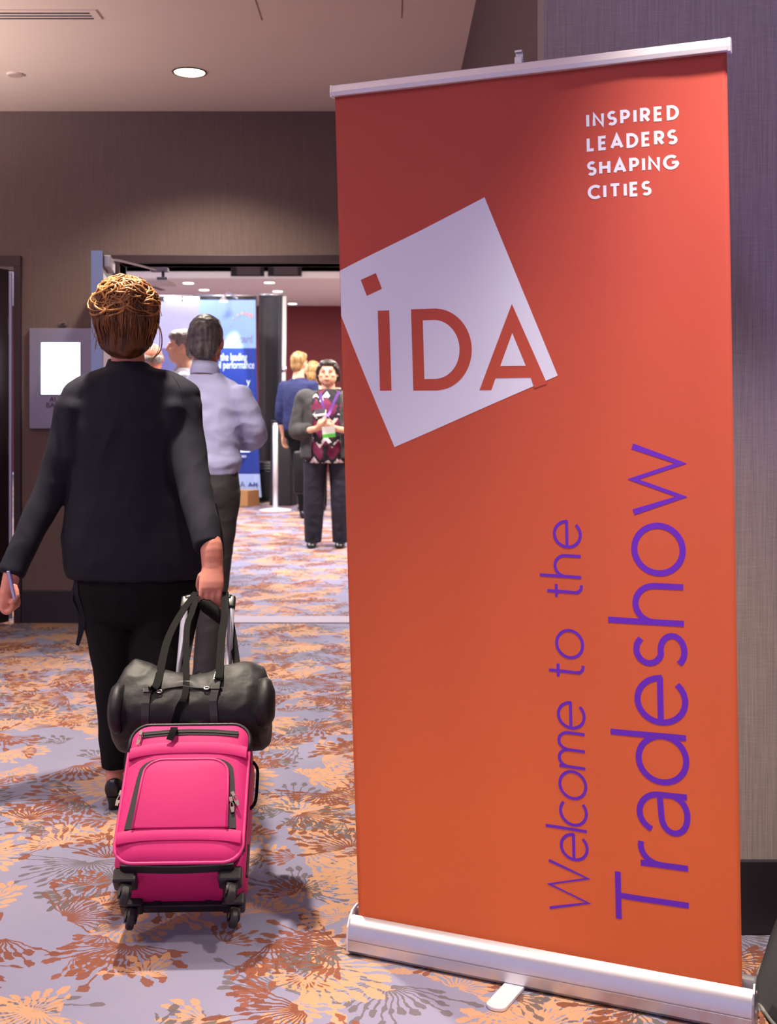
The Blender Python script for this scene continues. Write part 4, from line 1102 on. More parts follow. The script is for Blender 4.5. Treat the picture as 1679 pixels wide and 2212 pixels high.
for k in range(110):                       # twisted coils of the loose bun
    az = rnd.uniform(-1.5, 1.5); el = rnd.uniform(0.25, 1.25); a0 = rnd.uniform(0, 6.28); rr_ = rnd.uniform(0.12, 0.5); sp_ = rnd.uniform(2.0, 4.5)
    r_ = rnd.uniform(0.0012, 0.0045)
    pts = [hair_hit(az+rr_*1.3*math.cos(a0+sp_*i/9), el+rr_*0.6*math.sin(a0+sp_*i/9), 0.003+0.010*math.sin(PI*i/9)) for i in range(10)]
    lk.tube(pts, [r_*(0.3+math.sin(PI*(0.05+0.9*i/9))*0.8) for i in range(10)], 6)
lo2 = lk.build('bun_coils', M_LOCK, ho, smooth=True); lo2['kind'] = 'stuff'
fw = MB()
fw.tube(curve([P(333, 692, 3.72), P(345, 708, 3.70), P(350, 735, 3.70), P(345, 760, 3.70), P(325, 779, 3.70)], 6), 0.0022, 6)
fw.tube(curve([P(334, 690, 3.72), P(342, 704, 3.69), P(345.5, 735, 3.69), P(340, 762, 3.70), P(322, 780, 3.70)], 6), 0.0012, 5)
for k in range(46):                        # flyaway wisps, most on the left side
    yy = rnd.uniform(640, 760); xx = 216+rnd.uniform(-4, 12) if k < 34 else 330+rnd.uniform(-6, 4); sg = -1 if k < 34 else 1
    ln = rnd.uniform(6, 24)
    fw.tube(curve([P(xx, yy, 3.70), P(xx+sg*ln*0.5, yy+rnd.uniform(-14, 10), 3.695), P(xx+sg*ln*rnd.uniform(0.5, 1.1), yy+rnd.uniform(-22, 26), 3.70)], 4), rnd.uniform(0.0004, 0.0012), 4)
fo = fw.build('loose_strands', M_LOCK, ho, smooth=True); fo['kind'] = 'stuff'
# phone in her left hand
ph = empty('phone', LW+Vector((0.0, -0.005, -0.07)), 'slim phone held upright in the left hand of the person in black', 'phone')
pc_ = LW+Vector((0.003, -0.006, -0.030))
MB().obox(pc_, (0.0045, 0.001, 0), (-0.004, 0.036, 0), (-0.010, 0, 0.045)).build('phone_body', mat('phone_silver', (190, 186, 206), 0.25, 0.8), ph, bevel=0.002)
MB().obox(pc_+Vector((0.0052, 0, 0)), (0.0006, 0.0001, 0), (-0.004, 0.033, 0), (-0.0095, 0, 0.042)).build('phone_screen', mat('violet_glass', (76, 62, 150), 0.1), ph)

# ---- other people, built to one pattern and posed one by one
def figure(label, x, y, h, rz, g=1.0, skin=None, top=None, pants=None, shoe=None, hairm=None, hair='short', arms=None, hem=0.98, sleeve=1.0, vox=0.009, lean=(0, 0), headturn=0.0, wr=(0.006, 11), tuck=False, group=None, legs=None, name='person', legw=1.0, hw=1.0):
    s = h/1.75
    o = empty(name, (x, y, 0), label, 'person', group, rz)
    MX = o.matrix_basis
    def T(p, q=None): 
        v = Vector(p)*s
        return MX @ v
    def ring(z, w, d, cy=0.0, n=32, cx=0.0, e=0.88):
        r_ = []
        for j in range(n):
            a = 2*PI*j/n; ca, sa = math.cos(a), math.sin(a)
            r_.append(T((cx+w*math.copysign(abs(ca)**e, ca), cy+d*math.copysign(abs(sa)**e, sa), z)))
        return r_
    if legs is None: legs = [[(-0.09*g, 0, .93), (-0.105*g, -.01, .5), (-0.11*g, .015, .07)], [(0.09*g, 0, .93), (0.105*g, -.01, .5), (0.11*g, .015, .07)]]
    b = MB()
    HT = Matrix.Rotation(headturn, 3, 'Z')
    hcz = Vector((0, -0.015, 1.635))
    def Hd(p): return T(hcz + HT @ Vector((p[0]*hw, p[1], p[2])))
    rot3 = MX.to_3x3() @ HT @ Matrix.Diagonal((hw, 1, 1))
    b.ell(Hd((0, 0.012, 0.012)), (0.074*s, 0.093*s, 0.106*s), rot3); b.ell(Hd((0, -0.022, -0.048)), (0.062*s*min(1.2, g**.5), 0.066*s, 0.070*s), rot3)
    b.ell(Hd((0, -0.045, -0.090)), (0.034*s, 0.034*s, 0.026*s), rot3)
    b.loft([[Hd((a*math.cos(2*PI*j/12), yy+c_*math.sin(2*PI*j/12), zz)) for j in range(12)] for zz, yy, a, c_ in ((0.03, -0.082, .006, .008), (0.0, -0.094, .009, .012), (-0.022, -0.100, .014, .014), (-0.034, -0.090, .012, .010))])
    b.ell(Hd((0, -0.084, -0.058)), (0.024*s, 0.010*s, 0.007*s), rot3); b.ell(Hd((0, -0.082, -0.067)), (0.021*s, 0.010*s, 0.007*s), rot3)
    for sx in (-1, 1):
        b.ell(Hd((sx*0.030, -0.074, 0.024)), (0.024*s, 0.012*s, 0.008*s), rot3); b.ell(Hd((sx*0.040, -0.060, -0.022)), (0.026*s, 0.022*s, 0.022*s), rot3)
        b.ell(Hd((sx*0.078, 0.012, -0.008)), (0.009*s, 0.019*s, 0.031*s), rot3)
    b.tube([T((0, 0.012, 1.44)), T((0, 0.006, 1.52)), T((0, -0.004, 1.60))], [(0.075*s, 0.06*s), (0.056*s*g**.4, 0.058*s*g**.4), (0.054*s, 0.056*s)], 20, sub=3)
    b.loft([ring(z, w_*g, d_*g) for z, w_, d_ in ((0.90, .13, .085), (1.05, .125, .085), (1.25, .14, .09), (1.38, .15, .075), (1.45, .06, .05))])
    for lg in legs: b.tube([T(q) for q in lg], [0.072*s*g, 0.05*s*g, 0.034*s], 14, sub=4)
    tp = MB(); slv = []
    for i, A in enumerate(arms):
        pts = [T(q) for q in A['p']]
        b.tube(pts, [0.046*s, 0.038*s, 0.027*s], 14, sub=4)
        mxr = MX.to_3x3()
        open_hand(b, pts[-1], mxr @ Vector(A['d']), mxr @ Vector(A['s']), mxr @ Vector(A['n']), s, A.get('curl', 0.5))
        gg = A.get('r', 1.0)*g**0.5
        e_ = pts[1]+(pts[2]-pts[1])*sleeve*0.94
        tp.tube([pts[0], pts[1], e_], [0.060*s*gg, 0.056*s*gg, 0.042*s*gg if sleeve > .5 else 0.05*s*gg], 18, sub=5)
        tp.ell(pts[0], (0.058*s*gg, 0.062*s*gg, 0.056*s*gg))
    bo_ = b.build('body', skin, o); remesh(bo_, vox*0.72, 2, 0.4)
    tr_ = [(hem, .168, .120), (min(hem+.1, 1.04), .170, .124), (1.10, .158, .120), (1.25, .168, .126), (1.36, .180, .112), (1.42, .168, .090), (1.455, .115, .074), (1.47, .082, .070), (1.485, .066, .066)]
    tr_ = [(hem-0.004, .150, .105)]+tr_
    if tuck: tr_[1] = (hem, .150, .112); tr_[2] = (hem+.07, .172, .132)
    tp.loft([ring(z, w_*g, d_*g, cy=(-0.012*(g-1) if z < 1.3 else 0)) for z, w_, d_ in tr_])
    to = tp.build('top', top, o); remesh(to, vox, 22, 0.5, wrinkle=wr)
    pn = MB(); pn.loft([ring(z, w_*g, d_*g) for z, w_, d_ in ((1.045, .148, .108), (0.98, .158, .116), (0.92, .165, .12), (0.86, .158, .11), (0.83, .13, .085))])
    for lg in legs:
        pn.tube([T(q) for q in lg[:-1]]+[T(Vector(lg[-1])+Vector((0, 0, -.03)))], [0.088*s*g, 0.068*s*g**.8*legw, 0.056*s*g**.6*legw], 18, sub=5)
    remesh(pn.build('trousers', pants, o), vox, 4, 0.5, wrinkle=(0.006, 9))
    for lg in legs:
        q = Vector(lg[-1]); sh = MB()
        sh.loft([[T((q.x+a*math.cos(2*PI*j/16), q.y+yy, max(0.003, zc+hz*math.sin(2*PI*j/16)))) for j in range(16)] for yy, a, zc, hz in ((0.075, .016, .035, .022), (0.06, .032, .042, .040), (0.0, .042, .045, .043), (-0.08, .047, .034, .032), (-0.14, .046, .026, .024), (-0.175, .026, .020, .017))])
        sh.build('shoe', shoe, o, smooth=True)
    if hair:
        hm = MB()
        if hair == 'short':
            hm.ell(Hd((0, 0.026, 0.032)), (0.083*s, 0.092*s, 0.098*s), rot3); hm.ell(Hd((0, 0.060, -0.022)), (0.070*s, 0.052*s, 0.072*s), rot3)
            hm.ell(Hd((0, -0.012, 0.078)), (0.066*s, 0.078*s, 0.045*s), rot3)
        elif hair == 'bob':
            hm.ell(Hd((0, 0.028, 0.030)), (0.088*s, 0.094*s, 0.100*s), rot3); hm.ell(Hd((0, 0.055, -0.04)), (0.084*s, 0.060*s, 0.095*s), rot3)
        elif hair == 'tied':
            hm.ell(Hd((0, 0.030, 0.030)), (0.090*s, 0.090*s, 0.102*s), rot3); hm.ell(Hd((0, 0.06, -0.02)), (0.088*s, 0.055*s, 0.11*s), rot3)
            hm.ell(Hd((0, -0.018, 0.090)), (0.070*s, 0.064*s, 0.036*s), rot3)
            for sx in (-1, 1): hm.tube([Hd((sx*0.055, -0.050, 0.07)), Hd((sx*0.080, -0.015, 0.03)), Hd((sx*0.086, 0.03, -0.03)), Hd((sx*0.080, 0.05, -0.08))], [0.014*s, 0.018*s, 0.018*s, 0.010*s], 12, sub=3)
        elif hair == 'fringe':       # cropped rim of hair on a bald head
            hm.ell(Hd((0, 0.035, -0.005)), (0.081*s, 0.074*s, 0.055*s), rot3)
        remesh(hm.build('hair', hairm, o), vox*0.7, 3, 0.5, wrinkle=(0.006, 26))
    return o, T, Hd, s, to

M_SHIRT = mat('blue_cotton_shirt', (158, 164, 208), 0.75, var=0.05, vs=12, bump=0.25, bs=9, dist=0.03)
M_GREYHAIR = hair_material('dark_grey_hair', (34, 30, 34), (104, 98, 104), 70)
M_PANT = mat('charcoal_trousers', (38, 36, 44), 0.7, var=0.15, vs=10, bump=0.3, bs=8, dist=0.03)
man, MT, MH, ms, mtop = figure('person in light blue dress shirt and dark trousers seen from behind in the doorway', P(444, 0, 5.25).x, 5.25, 1.655, PI-R(14), 1.02, M_SKIN2, M_SHIRT, M_PANT, M_SHOE, M_GREYHAIR, 'short',
    [dict(p=[(-0.178, 0.01, 1.368), (-0.228, -0.06, 1.19), (-0.05, -0.23, 1.16)], d=(1, -.1, .1), s=(0, 0, 1), n=(0, 1, 0), r=1.05), dict(p=[(0.178, 0.01, 1.368), (0.228, -0.05, 1.18), (0.06, -0.21, 1.12)], d=(-1, -.1, .1), s=(0, 0, 1), n=(0, 1, 0), r=1.05)], hem=1.0, tuck=True, vox=0.007, wr=(0.011, 8, (1, 1, 1.3)), headturn=R(8),
    legs=[[(-0.085, 0, .93), (-0.045, .0, .5), (0.0, .015, .07)], [(0.09, 0, .93), (0.135, .02, .5), (0.19, .045, .07)]])
MB().loft([[MT((0.071*math.cos(2*PI*j/28), 0.004+0.073*math.sin(2*PI*j/28), z_+0.010*math.sin(2*PI*j/28))) if q_ == 0 else MT((0.060*math.cos(2*PI*j/28), 0.002+0.064*math.sin(2*PI*j/28), z_+0.010*math.sin(2*PI*j/28))) for j in range(28)] for z_, q_ in ((1.475, 0), (1.50, 0), (1.535, 1), (1.53, 1))], cap=False).build('shirt_collar', M_SHIRT, man, smooth=True)
MB().loft([[MT((0.162*math.cos(2*PI*j/36), 0.119*math.sin(2*PI*j/36), z_)) for j in range(36)] for z_ in (0.985, 1.02)], cap=False).build('belt', mat('black_belt', (18, 17, 20), 0.4), man, smooth=True)
bp = [on_mesh(mtop, man, x_, y_, 0.004) for x_, y_ in ((380, 778), (378, 790), (374, 803), (370, 820), (366, 840))]
bp = [q for q in bp if q is not None]
if len(bp) > 2: MB().ribbon(bp, (1, 0, 0.1), 0.05, 0.006).build('shoulder_bag_strap', M_STRAP, man)

M_CARDI = mat('charcoal_cardigan', (62, 60, 62), 0.85, var=0.1, vs=20, bump=0.2, bs=200, dist=0.005)
M_BLOUSE = blouse_material()
M_DHAIR = hair_material('dark_brown_hair', (24, 18, 18), (70, 58, 56), 60)
M_NAVYT = mat('dark_denim_trousers', (30, 30, 46), 0.75, var=0.15, vs=9, bump=0.2, bs=9, dist=0.02)
LWX = P(709, 0, 10.45).x
lady, LT_, LH, ls, ltop = figure('person facing the camera in charcoal cardigan and patterned blouse, looking down at a phone', LWX, 10.45, 1.665, R(-4), 1.34, M_SKIN3, M_BLOUSE, M_NAVYT, M_SHOE, M_DHAIR, 'tied',
    [dict(p=[(-0.225, 0.01, 1.385), (-0.285, -0.02, 1.10), (-0.075, -0.25, 1.12)], d=(0.75, -.35, .35), s=(-.2, 0, 1), n=(0.3, 0.8, 0.4), curl=0.6, r=0.72), dict(p=[(0.225, 0.01, 1.385), (0.285, -0.02, 1.10), (0.10, -0.26, 1.12)], d=(-0.9, -.15, .25), s=(0.2, 0, 1), n=(-0.3, 0.8, 0.4), curl=0.7, r=0.72)], hem=0.80, vox=0.009,
    legs=[[(-0.115, 0, .90), (-0.13, -.01, .5), (-0.145, .015, .075)], [(0.115, 0, .90), (0.125, -.01, .5), (0.12, .015, .075)]], sleeve=0.45, legw=1.18, hw=1.16)
# open cardigan: back and two fronts around the blouse, with elbow sleeves
cd = MB(); rings = []
for z_, w_, d_ in ((0.84, .262, .20), (0.95, .258, .196), (1.1, .238, .186), (1.25, .236, .18), (1.37, .262, .158), (1.43, .225, .132), (1.485, .10, .095)):
    o_, i_ = [], []
    for j in range(41):
        a_ = R(-58+296*j/40)
        o_.append(LT_((w_*math.cos(a_), d_*math.sin(a_), z_)))
        i_.append(LT_(((w_-.014)*math.cos(a_), (d_-.014)*math.sin(a_), z_)))
    rings.append(o_+i_[::-1])
cd.loft(rings)
for sx in (-1, 1):
    cd.tube([LT_((sx*.225, .01, 1.39)), LT_((sx*.288, -.015, 1.12)), LT_((sx*.27, -.06, 1.085)), LT_((sx*.165, -.175, 1.105))], [.09*ls, .082*ls, .078*ls, .055*ls], 18, sub=4)
for sx in (-1, 1): cd.ell(LT_((sx*.212, .012, 1.40)), (.098*ls, .11*ls, .088*ls))
remesh(cd.build('cardigan', M_CARDI, lady), 0.011, 4, 0.5, wrinkle=(0.008, 10))
# closed eyes, brows, lips
M_LASH = mat('lash_dark', (104, 74, 66), 0.7); M_LIP = mat('lips', (176, 92, 84), 0.5)
for sx in (-1, 1):
    MB().tube(curve([LH((sx*0.016, -0.082, 0.006)), LH((sx*0.030, -0.085, 0.001)), LH((sx*0.046, -0.073, 0.006))], 4), 0.0026, 6).build('eyelid_line', M_LASH, lady, smooth=True)
    MB().tube(curve([LH((sx*0.016, -0.084, 0.030)), LH((sx*0.032, -0.084, 0.036)), LH((sx*0.050, -0.068, 0.030))], 4), 0.0028, 6).build('eyebrow', M_LASH, lady, smooth=True)
MB().tube(curve([LH((-0.020, -0.090, -0.062)), LH((0, -0.097, -0.061)), LH((0.020, -0.090, -0.062))], 4), 0.0036, 6).build('lips', M_LIP, lady, smooth=True)
# lanyard and badge
ly_ = empty('lanyard_badge', LT_((0.0, -0.28, 1.0)), 'name badge with green ribbon on a violet lanyard worn by the person with phone', 'badge')
M_LAN = mat('violet_lanyard', (134, 84, 186), 0.6)
def lfront(px, py, lf=0.012):
    q = on_mesh(ltop, lady, px, py, lf); return q if q is not None else P(px, py, 10.2)
for pts in ([(692, 850), (697, 872), (703, 893)], [(733, 845), (722, 868), (712, 892)]):
    MB().ribbon(curve([lfront(x_, y_) for x_, y_ in pts]+[P(708, 900, 10.13)], 4), (1, 0, 0), 0.022, 0.003).build('lanyard_strap', M_LAN, ly_)
MB().obox(P(710, 930, 10.11), (0.055, 0, 0.004), (0, 0.002, 0), (-0.003, 0, 0.036)).build('badge_card', M_WHITE, ly_)
MB().obox(P(711, 941, 10.106), (0.055, 0, 0.006), (0, 0.002, 0), (-0.001, 0, 0.016)).build('green_ribbon', mat('lime_ribbon', (90, 196, 76), 0.6), ly_)
p2 = empty('phone', P(694, 905, 10.10), 'white phone held in both hands by the person in charcoal cardigan', 'phone')
MB().obox(P(692, 893, 10.08), (0.05, 0, 0.008), (0.0, 0.03, 0.022), (0, -0.004, 0.006)).build('phone_body', M_WHITE, p2, bevel=0.004)
MB().obox(P(692, 888, 10.085), (0.046, 0, 0.007), (0.0, 0.026, 0.019), (0, -0.0006, 0.001)).build('phone_screen', mat('dark_glass', (60, 56, 66), 0.1), p2)
sb = empty('shoulder_bag', P(648, 1000, 10.7), 'black bag hanging behind the person in charcoal cardigan', 'bag')
MB().obox(P(652, 1020, 10.98), (0.075, 0, 0), (0, 0.05, 0), (0, 0, 0.2)).build('bag_body', M_BAG, sb, bevel=0.03, seg=3, auto=50)
MB().tube(curve([P(650, 975, 10.75), P(668, 900, 10.72), P(690, 845, 10.66), P(735, 840, 10.45)], 5), 0.01, 6).build('bag_strap', mat('cream_strap', (206, 198, 180), 0.6), sb, smooth=True)

HANG = lambda sx: dict(p=[(sx*.185, .01, 1.40), (sx*.225, .03, 1.12), (sx*.215, -.02, .88)], d=(0, -.1, -1), s=(0, -1, 0), n=(-sx, 0, 0), curl=0.35)
M_BLOND = hair_material('dark_blond_hair', (96, 66, 34), (190, 150, 96), 50)
M_NAVY = mat('navy_knit', (24, 34, 84), 0.85, var=0.15, vs=12, bump=0.2, bs=20, dist=0.02)
figure('person in navy top with short blond hair standing with back turned by the draped table', P(646, 0, 13.2).x, 13.2, 1.87, PI-R(30), 1.05, M_SKIN3, M_NAVY, M_TROUSER, M_SHOE, M_BLOND, 'short', [HANG(-1), HANG(1)], hem=0.92, sleeve=0.6, vox=0.012,
       legs=[[(-0.09, 0, .93), (-0.10, .0, .5), (-0.17, .0, .07)], [(0.06, 0, .93), (-0.02, 0, .5), (-0.08, .0, .07)]])
figure('person with long light brown hair and pale green top half hidden in the crowd', P(676, 0, 14.1).x, 14.1, 1.80, PI+R(20), 1.0, M_SKIN3, mat('pale_green_top', (196, 204, 160), 0.8), M_TROUSER, M_SHOE, M_BLOND, 'bob', [HANG(-1), HANG(1)], hem=0.92, vox=0.013)
M_SALT = hair_material('salt_pepper_hair', (90, 84, 80), (164, 154, 146), 70)
figure('person with short grey hair in profile facing left behind the blue shirt', P(396, 0, 8.7).x, 8.7, 1.82, R(-82), 1.0, M_SKIN3, mat('white_shirt', (200, 200, 216), 0.8), M_PANT, M_SHOE, M_SALT, 'short', [HANG(-1), HANG(1)], hem=1.0, tuck=True, vox=0.010)
figure('person with shaved head standing at the booth behind the updo hair', P(331, 0, 9.6).x, 9.6, 1.77, PI, 1.0, M_SKIN2, mat('lilac_shirt', (170, 160, 190), 0.8), M_PANT, M_SHOE, M_SALT, 'fringe', [HANG(-1), HANG(1)], hem=1.0, vox=0.011)

# ------------------------------------------------------------------ exhibition hall beyond the doorway
M_HCEIL = mat('hall_ceiling_paint', (246, 242, 240), 0.9, var=0.02, vs=2)
HD0 = BWY+0.16
BKY = (HALL_CEIL-CAMH)*F/(YH-601)
hc_ = MB(); hc_.box((-8, BKY, HALL_CEIL), (7, 23.2, HALL_CEIL+0.2)); hc_.box((-8, HD0, HALL_CEIL+0.42), (7, BKY, HALL_CEIL+0.6)); hc_.box((-8, BKY, HALL_CEIL+0.1), (7, BKY+0.1, HALL_CEIL+0.6))
tag(hc_.build('ceiling_hall', M_HCEIL), 'white stepped ceiling of the exhibition hall', kind='structure')
w = MB().box((-8, 22.4, 0), (7, 22.6, HALL_CEIL))
tag(w.build('wall_far', mat('maroon_wall', (112, 44, 48), 0.8, var=0.08, vs=60, stretch=(1, 1, .1))), 'maroon far wall of the exhibition hall', kind='structure')
w = MB().box((1.9, HD0, 0), (2.1, 22.4, HALL_CEIL+0.5))
tag(w.build('wall_hall_right', mat('hall_side_paint', (150, 120, 112), 0.9)), 'plain right wall of the exhibition hall', kind='structure')
w = MB().box((-7, HD0-0.02, CEIL-0.05), (6, HD0, HALL_CEIL+0.6))
tag(w.build('wall_hall_front', M_HCEIL), 'wall above the doorway on the hall side', kind='structure')
sl = MB()
a_, b_ = Vector((P(285, 0, BKY+0.2).x, BKY+0.3, HALL_CEIL-0.003)), Vector((P(352, 0, 19.4).x, 19.4, HALL_CEIL-0.003))
dd = (b_-a_).normalized(); sl.obox((a_+b_)/2, dd*((b_-a_).length/2), Vector((-dd.y, dd.x, 0))*0.05, Vector((0, 0, 0.003)))
tag(sl.build('trim_4', mat('slot_brown', (110, 98, 84), 0.8)), 'dark slot line in the hall ceiling', kind='structure')
for i, (l_, r_) in enumerate(((499, 571), (579, 652))):
    a_, b_ = P(l_, 578, BKY), P(r_, 597, BKY)
    vt = empty('supply_air_vent', ((a_.x+b_.x)/2, BKY, b_.z), ('dark slatted air vent on the hall bulkhead, left of the pair', 'dark slatted air vent on the hall bulkhead, right of the pair')[i], 'air vent', 'bulkhead air vents')
    zt = a_.z+0.03
    MB().box((a_.x, BKY-0.02, b_.z), (b_.x, BKY-0.001, zt)).build('vent_box', mat('vent_dark', (30, 22, 30), 0.8), vt)
    for q in range(4):
        zz = b_.z+0.03+(zt-b_.z-0.04)*q/4
        MB().box((a_.x+0.09, BKY-0.028, zz), (b_.x-0.06, BKY-0.018, zz+0.012)).build('slat', mat('vent_slat', (120, 100, 108), 0.6), vt)
M_SPOTG = mat('small_lamp_glow', (255, 250, 244), 0.5, emit=3.0)
hd_lab = ['small round downlight in the hall ceiling above the grey haired head', 'small round downlight in the hall ceiling, leftmost of the near row', 'small round downlight in the hall ceiling by the second vent', 'small round downlight in the hall ceiling right of the booth lamp', 'small round downlight in the hall ceiling near the maroon wall']
for i, (px, py) in enumerate(((441, 625), (407, 610), (582, 609), (600, 628), (632, 655))):
    D = (HALL_CEIL-CAMH)*F/(YH-py); q = P(px, py, D)
    hl_ = empty('hall_downlight', q, hd_lab[i], 'ceiling light', 'small hall downlights')
    MB().cyl(q+Vector((0, 0, 0.002)), q-Vector((0, 0, 0.012)), 0.10, 24).build('trim_ring', M_WHITE, hl_, auto=40)
    MB().cyl(q-Vector((0, 0, 0.011)), q-Vector((0, 0, 0.016)), 0.08, 24).build('lamp_lens', M_SPOTG, hl_, auto=40)
for i, (x, y) in enumerate(HALL_LIGHTS):
    zc = HALL_CEIL-0.01 if y > BKY else HALL_CEIL+0.41
    hp = empty('hall_light_panel', (x, y, zc), 'square light panel in the hall ceiling ' + ('over the doorway side, left', 'over the doorway side, right', 'over the booth, left', 'over the walkway, right', 'behind the booth, left', 'near the maroon wall, right')[i], 'ceiling light', 'hall light panels')
    MB().box((x-0.31, y-0.31, zc-0.012), (x+0.31, y+0.31, zc+0.005)).build('panel_frame', M_WHITE, hp)
    L = bpy.data.lights.new('panel_light', 'AREA'); L.size = 0.6; L.energy = 118; L.color = (1.0, 0.93, 0.86)
    lo = bpy.data.objects.new('panel_light', L); COL.objects.link(lo); lo.parent = hp; lo.location = (0, 0, -0.02)

# pipe and drape behind the booth: each hanging panel a thing
M_DRAPE = mat('black_drape', (62, 62, 68), 0.75, var=0.2, vs=8)
DPY = 16.2
def drape(px0, px1, ytop, D, seed, label, zb=0.05, ytr=None):
    a_, b_ = P(px0, ytop, D), P(px1, ytr or ytop, D)
    o = empty('stage_curtain', ((a_.x+b_.x)/2, D, zb), label, 'drape', 'black drape panels behind the booth')
    n_, m_ = 90, 10; vs = []; rr_ = random.Random(seed); f1, p1, f2, p2_ = rr_.uniform(18, 22), rr_.uniform(0, 6), rr_.uniform(33, 40), rr_.uniform(0, 6)
    for s_ in (0, 1):
        for j in range(m_+1):
            for i in range(n_+1):
                t = i/n_; x = a_.x+(b_.x-a_.x)*t; k_ = j/m_; zt = a_.z+(b_.z-a_.z)*t
                y = D + (0.065*math.sin(f1*x+p1)+0.028*math.sin(f2*x+p2_+k_))*(0.45+0.55*k_) + s_*0.006
                vs.append((x, y, zt+(zb-zt)*k_))
    K = (n_+1)*(m_+1); fs = []
    for j in range(m_):
        for i in range(n_):
            q = j*(n_+1)+i
            fs += [(q, q+1, q+n_+2, q+n_+1), (K+q, K+q+n_+1, K+q+n_+2, K+q+1)]
    for j in range(m_):
        for i in (0, n_):
            q = j*(n_+1)+i; fs.append((q, q+n_+1, K+q+n_+1, K+q))
    MB().add(vs, fs).build('cloth', M_DRAPE, o, smooth=True)
    MB().cyl((a_.x, D, a_.z+0.01), (b_.x, D, b_.z+0.01), 0.02, 10).build('top_rod', M_ALU, o, smooth=True)
drape(250, 417, 641, DPY, 3, 'black drape panel behind the lavender part of the booth')
drape(421, 555, 640, DPY, 4, 'black drape panel behind the blue booth graphic')
drape(560, 617, 638, DPY, 5, 'black pleated drape panel between the booth graphic and white upright')
up = empty('drape_upright', P(617, 1050, DPY-0.25), 'white upright pole at the end of the black drape', 'pole')
q0 = P(615, 640, DPY-0.3)
MB().cyl((q0.x-0.03, q0.y, 0.02), q0, 0.028, 14).build('pole_tube', M_WHITE, up, smooth=True)
MB().cyl((q0.x-0.03, q0.y, 0.0), (q0.x-0.03, q0.y, 0.02), 0.2, 24).build('base_plate', M_WHITE, up, auto=40)
MB().cyl((q0.x-0.012, q0.y, 1.73), (q0.x-0.012, q0.y, 1.80), 0.034, 14).build('joint_collar', M_ALU, up, smooth=True)

# booth graphic wall
BY = 15.4; KB = BY/F
bt = empty('booth_backdrop', P(440, 1080, BY), 'curved exhibition booth backdrop with white and blue printed panels', 'backdrop')
M_LAV = mat('lavender_print', (150, 152, 204), 0.5); M_SLATE = mat('slate_blue_print', (88, 92, 146), 0.5); M_SKY = mat('sky_blue_print', (130, 162, 228), 0.5); M_NVY = mat('navy_print', (34, 56, 140), 0.5); M_PALE = mat('pale_blue_print', (168, 188, 232), 0.5)
def bq(px, py): 
    t = (px-300)/256.0
    q = P(px, py, BY-0.55*(1-math.sin(PI*min(1, max(0, t))))+0.25); return q
def panel(name, x0, x1, y0, y1, m, th=0.012, skew=0.0):
    mb = MB(); rr_ = []
    for i in range(13):
        px = x0+(x1-x0)*i/12; a_, b_ = bq(px, y0), bq(px+skew*(i/12), y1)
        rr_.append([a_, b_, b_+Vector((0, th, 0)), a_+Vector((0, th, 0))])
    return mb.loft(rr_).build(name, m, bt)
panel('lavender_panel', 296, 430, 651, 752, M_LAV); panel('slate_panel', 296, 430, 752, 1030, M_SLATE)
panel('sky_panel', 430, 552, 648, 752, M_SKY, skew=1); panel('navy_panel', 430, 553, 752, 1024, M_NVY, skew=8); panel('pale_panel', 430, 561, 1024, 1074, M_PALE, skew=4); panel('pale_panel', 296, 430, 1030, 1074, M_PALE)
M_GT = mat('grey_ink', (128, 132, 162), 0.6); M_WT = mat('white_ink', (206, 222, 255), 0.6); M_OT = mat('orange_ink', (232, 150, 66), 0.6)
tx = lambda s_, px, py, size, m, sq=1.0, b_=0.0: text_mesh('lettering', s_, m, bt, bq(px, py)+Vector((0, -0.012, 0)), (1, 0, 0), (0, 0, 1), size*KB*1.38, 0.002, 'RIGHT', sq, b_, fn=lambda x_, y_, z_: bq(px+x_/KB, py-y_/KB)+Vector((0, -0.006-z_, 0)))
tx('springboard', 546, 739, 17, M_GT, 0.66, 0.002); tx('the leading', 534, 779, 17, M_WT, 0.56, 0.0005); tx('retail performance', 550, 796, 17, M_WT, 0.56, 0.0005); tx('y', 541, 832, 17, M_WT, 0.8, 0.0005)
tx('290m', 536, 959, 14, M_OT, 0.75, 0.001)
MB().obox(bq(530, 941)+Vector((-0.06, -0.012, 0)), (0.17, 0.0, 0.0), (0, 0.002, 0), (0, 0, 0.008)).build('rule_line', mat('blue_rule', (100, 130, 210), 0.6), bt)
for px, py, wd in ((541, 975, 0.17), (533, 986, 0.13)):
    q = bq(px, py); MB().obox(q+Vector((-wd, -0.012, 0)), (wd, 0.02, 0), (0, 0.002, 0), (0, 0, 0.013)).build('small_print', M_WT, bt)
tx('IDA', 530, 1052, 13, mat('logo_grey', (110, 112, 150), 0.6)); tx('A-H', 556, 1050, 8, mat('logo_navy', (48, 66, 140), 0.6), 1.0, 0.004)
for i, (px, py, r_) in enumerate(((497, 702, 3), (504, 689, 4), (514, 681, 5), (524, 677, 6), (534, 678, 7), (543, 682, 9))):
    q = bq(px, py); MB().cyl(q+Vector((0, -0.014, 0)), q+Vector((0, -0.006, 0)), r_*KB/2, 14).build('logo_dot', mat('dot_%d' % i, ((150, 150, 130), (170, 160, 110), (190, 160, 100), (204, 150, 90), (206, 130, 90), (210, 120, 110))[i], 0.6), bt)
bl = empty('booth_lamp', bq(491, 650), 'small arm lamp clipped above the blue booth graphic', 'lamp')
q = bq(491, 652)+Vector((0, -0.35, -0.02))
MB().cyl(q+Vector((0, 0, 0.05)), q, 0.03, 16, 0.055).build('lamp_head', M_ALU, bl, auto=40)
MB().cyl(q+Vector((0, 0, -0.001)), q-Vector((0, 0, 0.012)), 0.05, 16).build('lamp_lens', M_SPOTG, bl)
